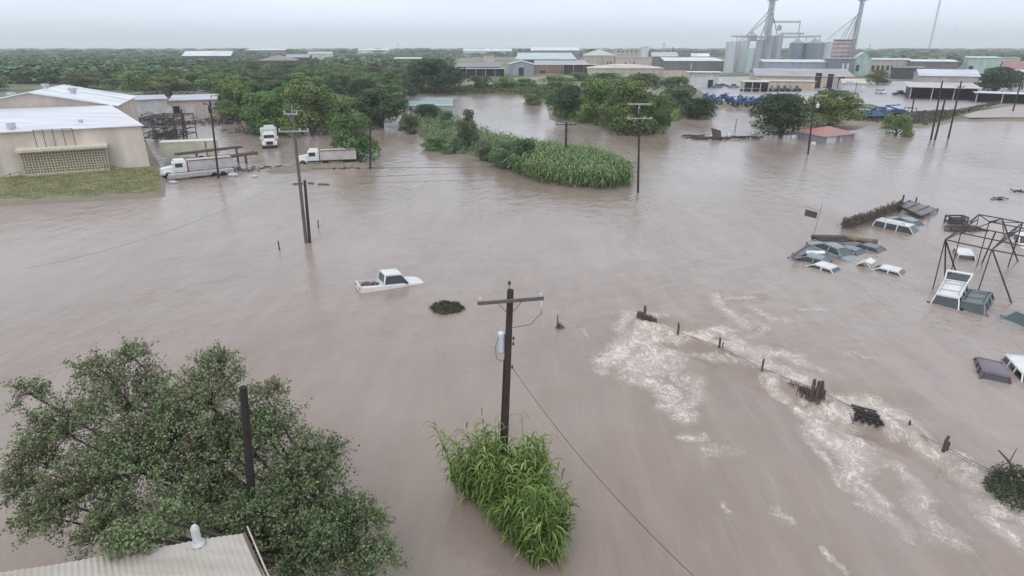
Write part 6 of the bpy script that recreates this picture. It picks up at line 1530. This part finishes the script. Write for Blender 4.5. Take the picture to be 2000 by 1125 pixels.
# ------------------------------------------------------------------ blue service trucks and other parked vehicles
def blue_truck(p, head, body, top, label, group, z=.67, armed=True):
    o = empty('service_truck', (p.x, p.y, z), label, 'truck', group, rz=head)
    b = MB(); b.bb(1.6, 3.3, -1.15, 1.15, .7, 2.6); b.box((2.4, 0, 2.7), (1.5, 2.1, .3), taper=.85); b.build('cab', body, o)
    b = MB(); b.bb(3.28, 3.33, -1, 1, 1.7, 2.4); b.bb(1.9, 2.8, -1.18, -1.14, 1.7, 2.4); b.bb(1.9, 2.8, 1.14, 1.18, 1.7, 2.4); b.build('windows', glass_d, o)
    b = MB(); b.bb(-4.2, 1.5, -1.2, 1.2, .9, 1.25); b.bb(-4.2, -.3, -1.2, -.7, 1.25, 2.0); b.bb(-4.2, -.3, .7, 1.2, 1.25, 2.0); b.build('deck', body, o)
    if armed: b = MB(); b.bar((-3.6, 0, 1.6), (1.9, 0, 3.2), .45); b.bar((1.9, 0, 3.2), (-2.4, .1, 3.55), .32); b.bb(-3.2, -2.2, -.5, .5, 1.3, 2.2); b.build('boom', top, o)
    else: b = MB(); b.bb(-4.1, 1.3, -1.15, 1.15, 2.1, 2.35); b.bar((-3.9, -1, 1.2), (-3.9, -1, 2.2), .15); b.bar((1, -1, 1.2), (1, -1, 2.2), .15); b.build('top_frame', top, o)
    for x in (-3.0, -1.9, 2.4):
        for s_ in (-1, 1): b = MB(); b.tube([(x, s_ * .85, .5), (x, s_ * 1.2, .5)], .5, 10); b.build('wheel', tyre, o)
    return o
grp = 'blue service trucks parked in a row behind the channel trees'
t0 = blue_truck(P(1392, 200, .6), R(80), PB, PLB, 'blue service truck parked nose to tail in the row left of the wide dark tree', grp)
for i, (px, py, a) in enumerate(((1404, 203, 75), (1418, 198, 100), (1431, 205, 95), (1444, 202, 70), (1457, 206, 88), (1469, 204, 80), (1482, 208, 85), (1495, 206, 92), (1380, 196, 84))):
    dup(t0, (*P(px, py, .6).xy, .67), R(a), scale=(1, 1, rnd.uniform(.85, 1.1)))
for q in [q for q in COL.objects if q.get('category') == 'truck' and q.name.startswith('service_truck')]: q.scale = (.8, .8, .8 * q.scale[2])
grp = 'blue flat topped trucks behind the tree clump'
t1 = blue_truck(P(1262, 166, .6), R(-5), PB, PB, 'blue flat topped truck showing above the tree clump beside the white kiosk', grp, armed=False)
for px, py, a in ((1285, 166, 8), (1308, 166, -4), (1330, 165, 3), (1352, 164, 20), (1374, 166, -15)): dup(t1, (*P(px, py, .6).xy, .67), R(a))
blue_truck(P(1614, 186, .6), R(15), PB, PD, 'blue truck parked in front of the white lean-to shed, left of two', None)
blue_truck(P(1640, 187, .6), R(-160), PG, PB, 'grey blue truck parked in front of the white lean-to shed, right of two', None, armed=False)
blue_truck(P(1687, 228, .6), R(8), PB, mat('mint_top', (.45, .68, .66)), 'blue truck with pale mint top right of the yellow green tree', None, armed=False)
blue_truck(P(1716, 232, .6), R(20), PLB, PB, 'light blue truck with a lifted arm left of the small umbrella shaped tree', None)
blue_truck(P(1738, 226, .6), R(165), PB, PB, 'dark blue round topped truck behind the small umbrella shaped tree', None)
for q in [q for q in COL.objects if q.name.startswith('service_truck') and q.scale[0] == 1]: q.scale = (.82, .82, .8)
o = empty('grey_cab', (*P(1768, 232, .6).xy, .67), 'open grey cab frame just right of the small umbrella shaped tree', 'vehicle'); b = MB()
for x in (0, 2.6):
    for y in (0, 1.8): b.bar((x, y, 0), (x * .8 + .3, y, 2.6), .14)
b.bar((.3, 0, 2.6), (2.4, 0, 2.6), .14); b.bar((.3, 1.8, 2.6), (2.4, 1.8, 2.6), .14); b.bb(-.2, 2.9, 0, 1.8, .5, 1.1); b.build('frame', mat('dark_machine', (.09, .09, .10)), o)
def land(px, py, a, kind, pm, label, nm='parked_car', cat='car'): return car(nm, label, cat, px, py, 0, R(a), kind, pm, wheels=True, z=.67)
land(1720, 183, -80, 'suv', PW, 'white SUV parked on the pale lot right of the white lean-to shed', 'parked_suv', 'SUV')
land(1757, 186, 175, 'pickup', PR, 'dark red pickup parked on the pale lot left of the carport', 'parked_pickup', 'pickup truck')
land(1787, 186, 170, 'suv', PG, 'grey car parked at the left mouth of the carport')
land(1845, 192, 5, 'sedan', PD, 'dark car under the carport behind the group of three poles')
land(1935, 196, 175, 'sedan', PD, 'dark sedan under the lower carport below the live oak')
land(1965, 196, 5, 'suv', PD, 'dark SUV under the right end of the lower carport')
land(1995, 172, 20, 'suv', PB, 'blue SUV near the white corner building at the right edge')
land(1330, 180, 10, 'suv', PW, 'white van roof seen through the trees beside the blue trucks', 'parked_van', 'van')
land(1400, 172, 20, 'pickup', PLB, 'pale blue pickup parked right of the white kiosk', 'parked_pickup', 'pickup truck')
land(1412, 169, -10, 'sedan', PD, 'dark car parked a little right of the pale blue pickup')
land(1432, 172, 5, 'pickup', PG, 'grey pickup parked left of the loading shelter', 'parked_pickup', 'pickup truck')
o = empty('white_trailer', (*P(1463, 178, .6).xy, .67), 'low white flatbed trailer in front of the loading shelter', 'trailer'); b = MB(); b.bb(-4, 4, -1.2, 1.2, .9, 1.2); b.build('deck', trim_m, o); b = MB()
for x in (-3, -2, 2.6): b.tube([(x, -1.25, .45), (x, 1.25, .45)], .45, 10)
b.build('wheels', tyre, o)
for i in range(6):
    px = 1497 + i * 12; o = empty('parked_machine', (*P(px, 179, .6).xy, .67), 'dark field machine parked in the row along the workshop lean-to', 'machine', 'dark field machines along the lean-to')
    b = MB(); b.box((0, 0, 1.0), (2.2, 1.4, .9), taper=.8); b.box((-.4, 0, 1.9), (1, 1.2, 1.0), taper=.8); b.build('body', (PD, PG, PR)[i % 3], o); b = MB()
    for x in (-.9, .9): b.tube([(x, -.9, .5), (x, .9, .5)], .5, 10)
    b.build('wheels', tyre, o)
# earth bank with dead weeds along the right shore
brush('bank_weeds', [(1640, 236), (1690, 242), (1760, 246), (1805, 248), (1850, 238), (1880, 226), (1930, 214), (1975, 202), (1978, 197), (1920, 208), (1860, 220), (1790, 222), (1700, 232)], 15000, .5, .75, fmat('dry_weed', [(.05, .05, .03), (.10, .095, .06), (.18, .16, .11)], rand=0), 'dull brown green weeds along the earth bank of the right shore', .55)
brush('bank_grass', [(0, 398), (150, 391), (314, 382), (314, 342), (290, 330), (0, 349)], 26000, .16, .12, fmat('bank_blade', [(.17, .18, .07), (.30, .29, .13), (.42, .38, .21)], rand=0), 'short yellow green grass on the bank below the left warehouse', .58)
brush('far_bank_brush', [(800, 186), (930, 184), (1000, 184), (1060, 197), (1075, 205), (1120, 190), (1100, 172), (960, 172), (820, 178)], 16000, .8, 2.2, leaf_mesq, 'low scrub along the far bank of the channel', .4)
brush('isle_brush', [(1385, 214), (1400, 226), (1335, 232), (1290, 252), (1180, 254), (1112, 242), (1078, 230), (1080, 205), (1300, 200)], 26000, .6, 2.4, leaf_mesq, 'low scrub under the tree clump in the water', .3)

# ------------------------------------------------------------------ haze
hz = bpy.data.materials.new('haze_air'); hz.use_nodes = True; t = hz.node_tree; t.nodes.remove(t.nodes['Principled BSDF'])
pv = t.nodes.new('ShaderNodeVolumePrincipled'); pv.inputs['Color'].default_value = (.96, .98, 1.0, 1); pv.inputs['Density'].default_value = .00026; pv.inputs['Anisotropy'].default_value = .2
t.links.new(pv.outputs[0], t.nodes['Material Output'].inputs['Volume'])
b = MB(); b.bb(-8800, 8800, -300, 8800, -2.5, 160); tag(b.build('haze', hz), kind='stuff')
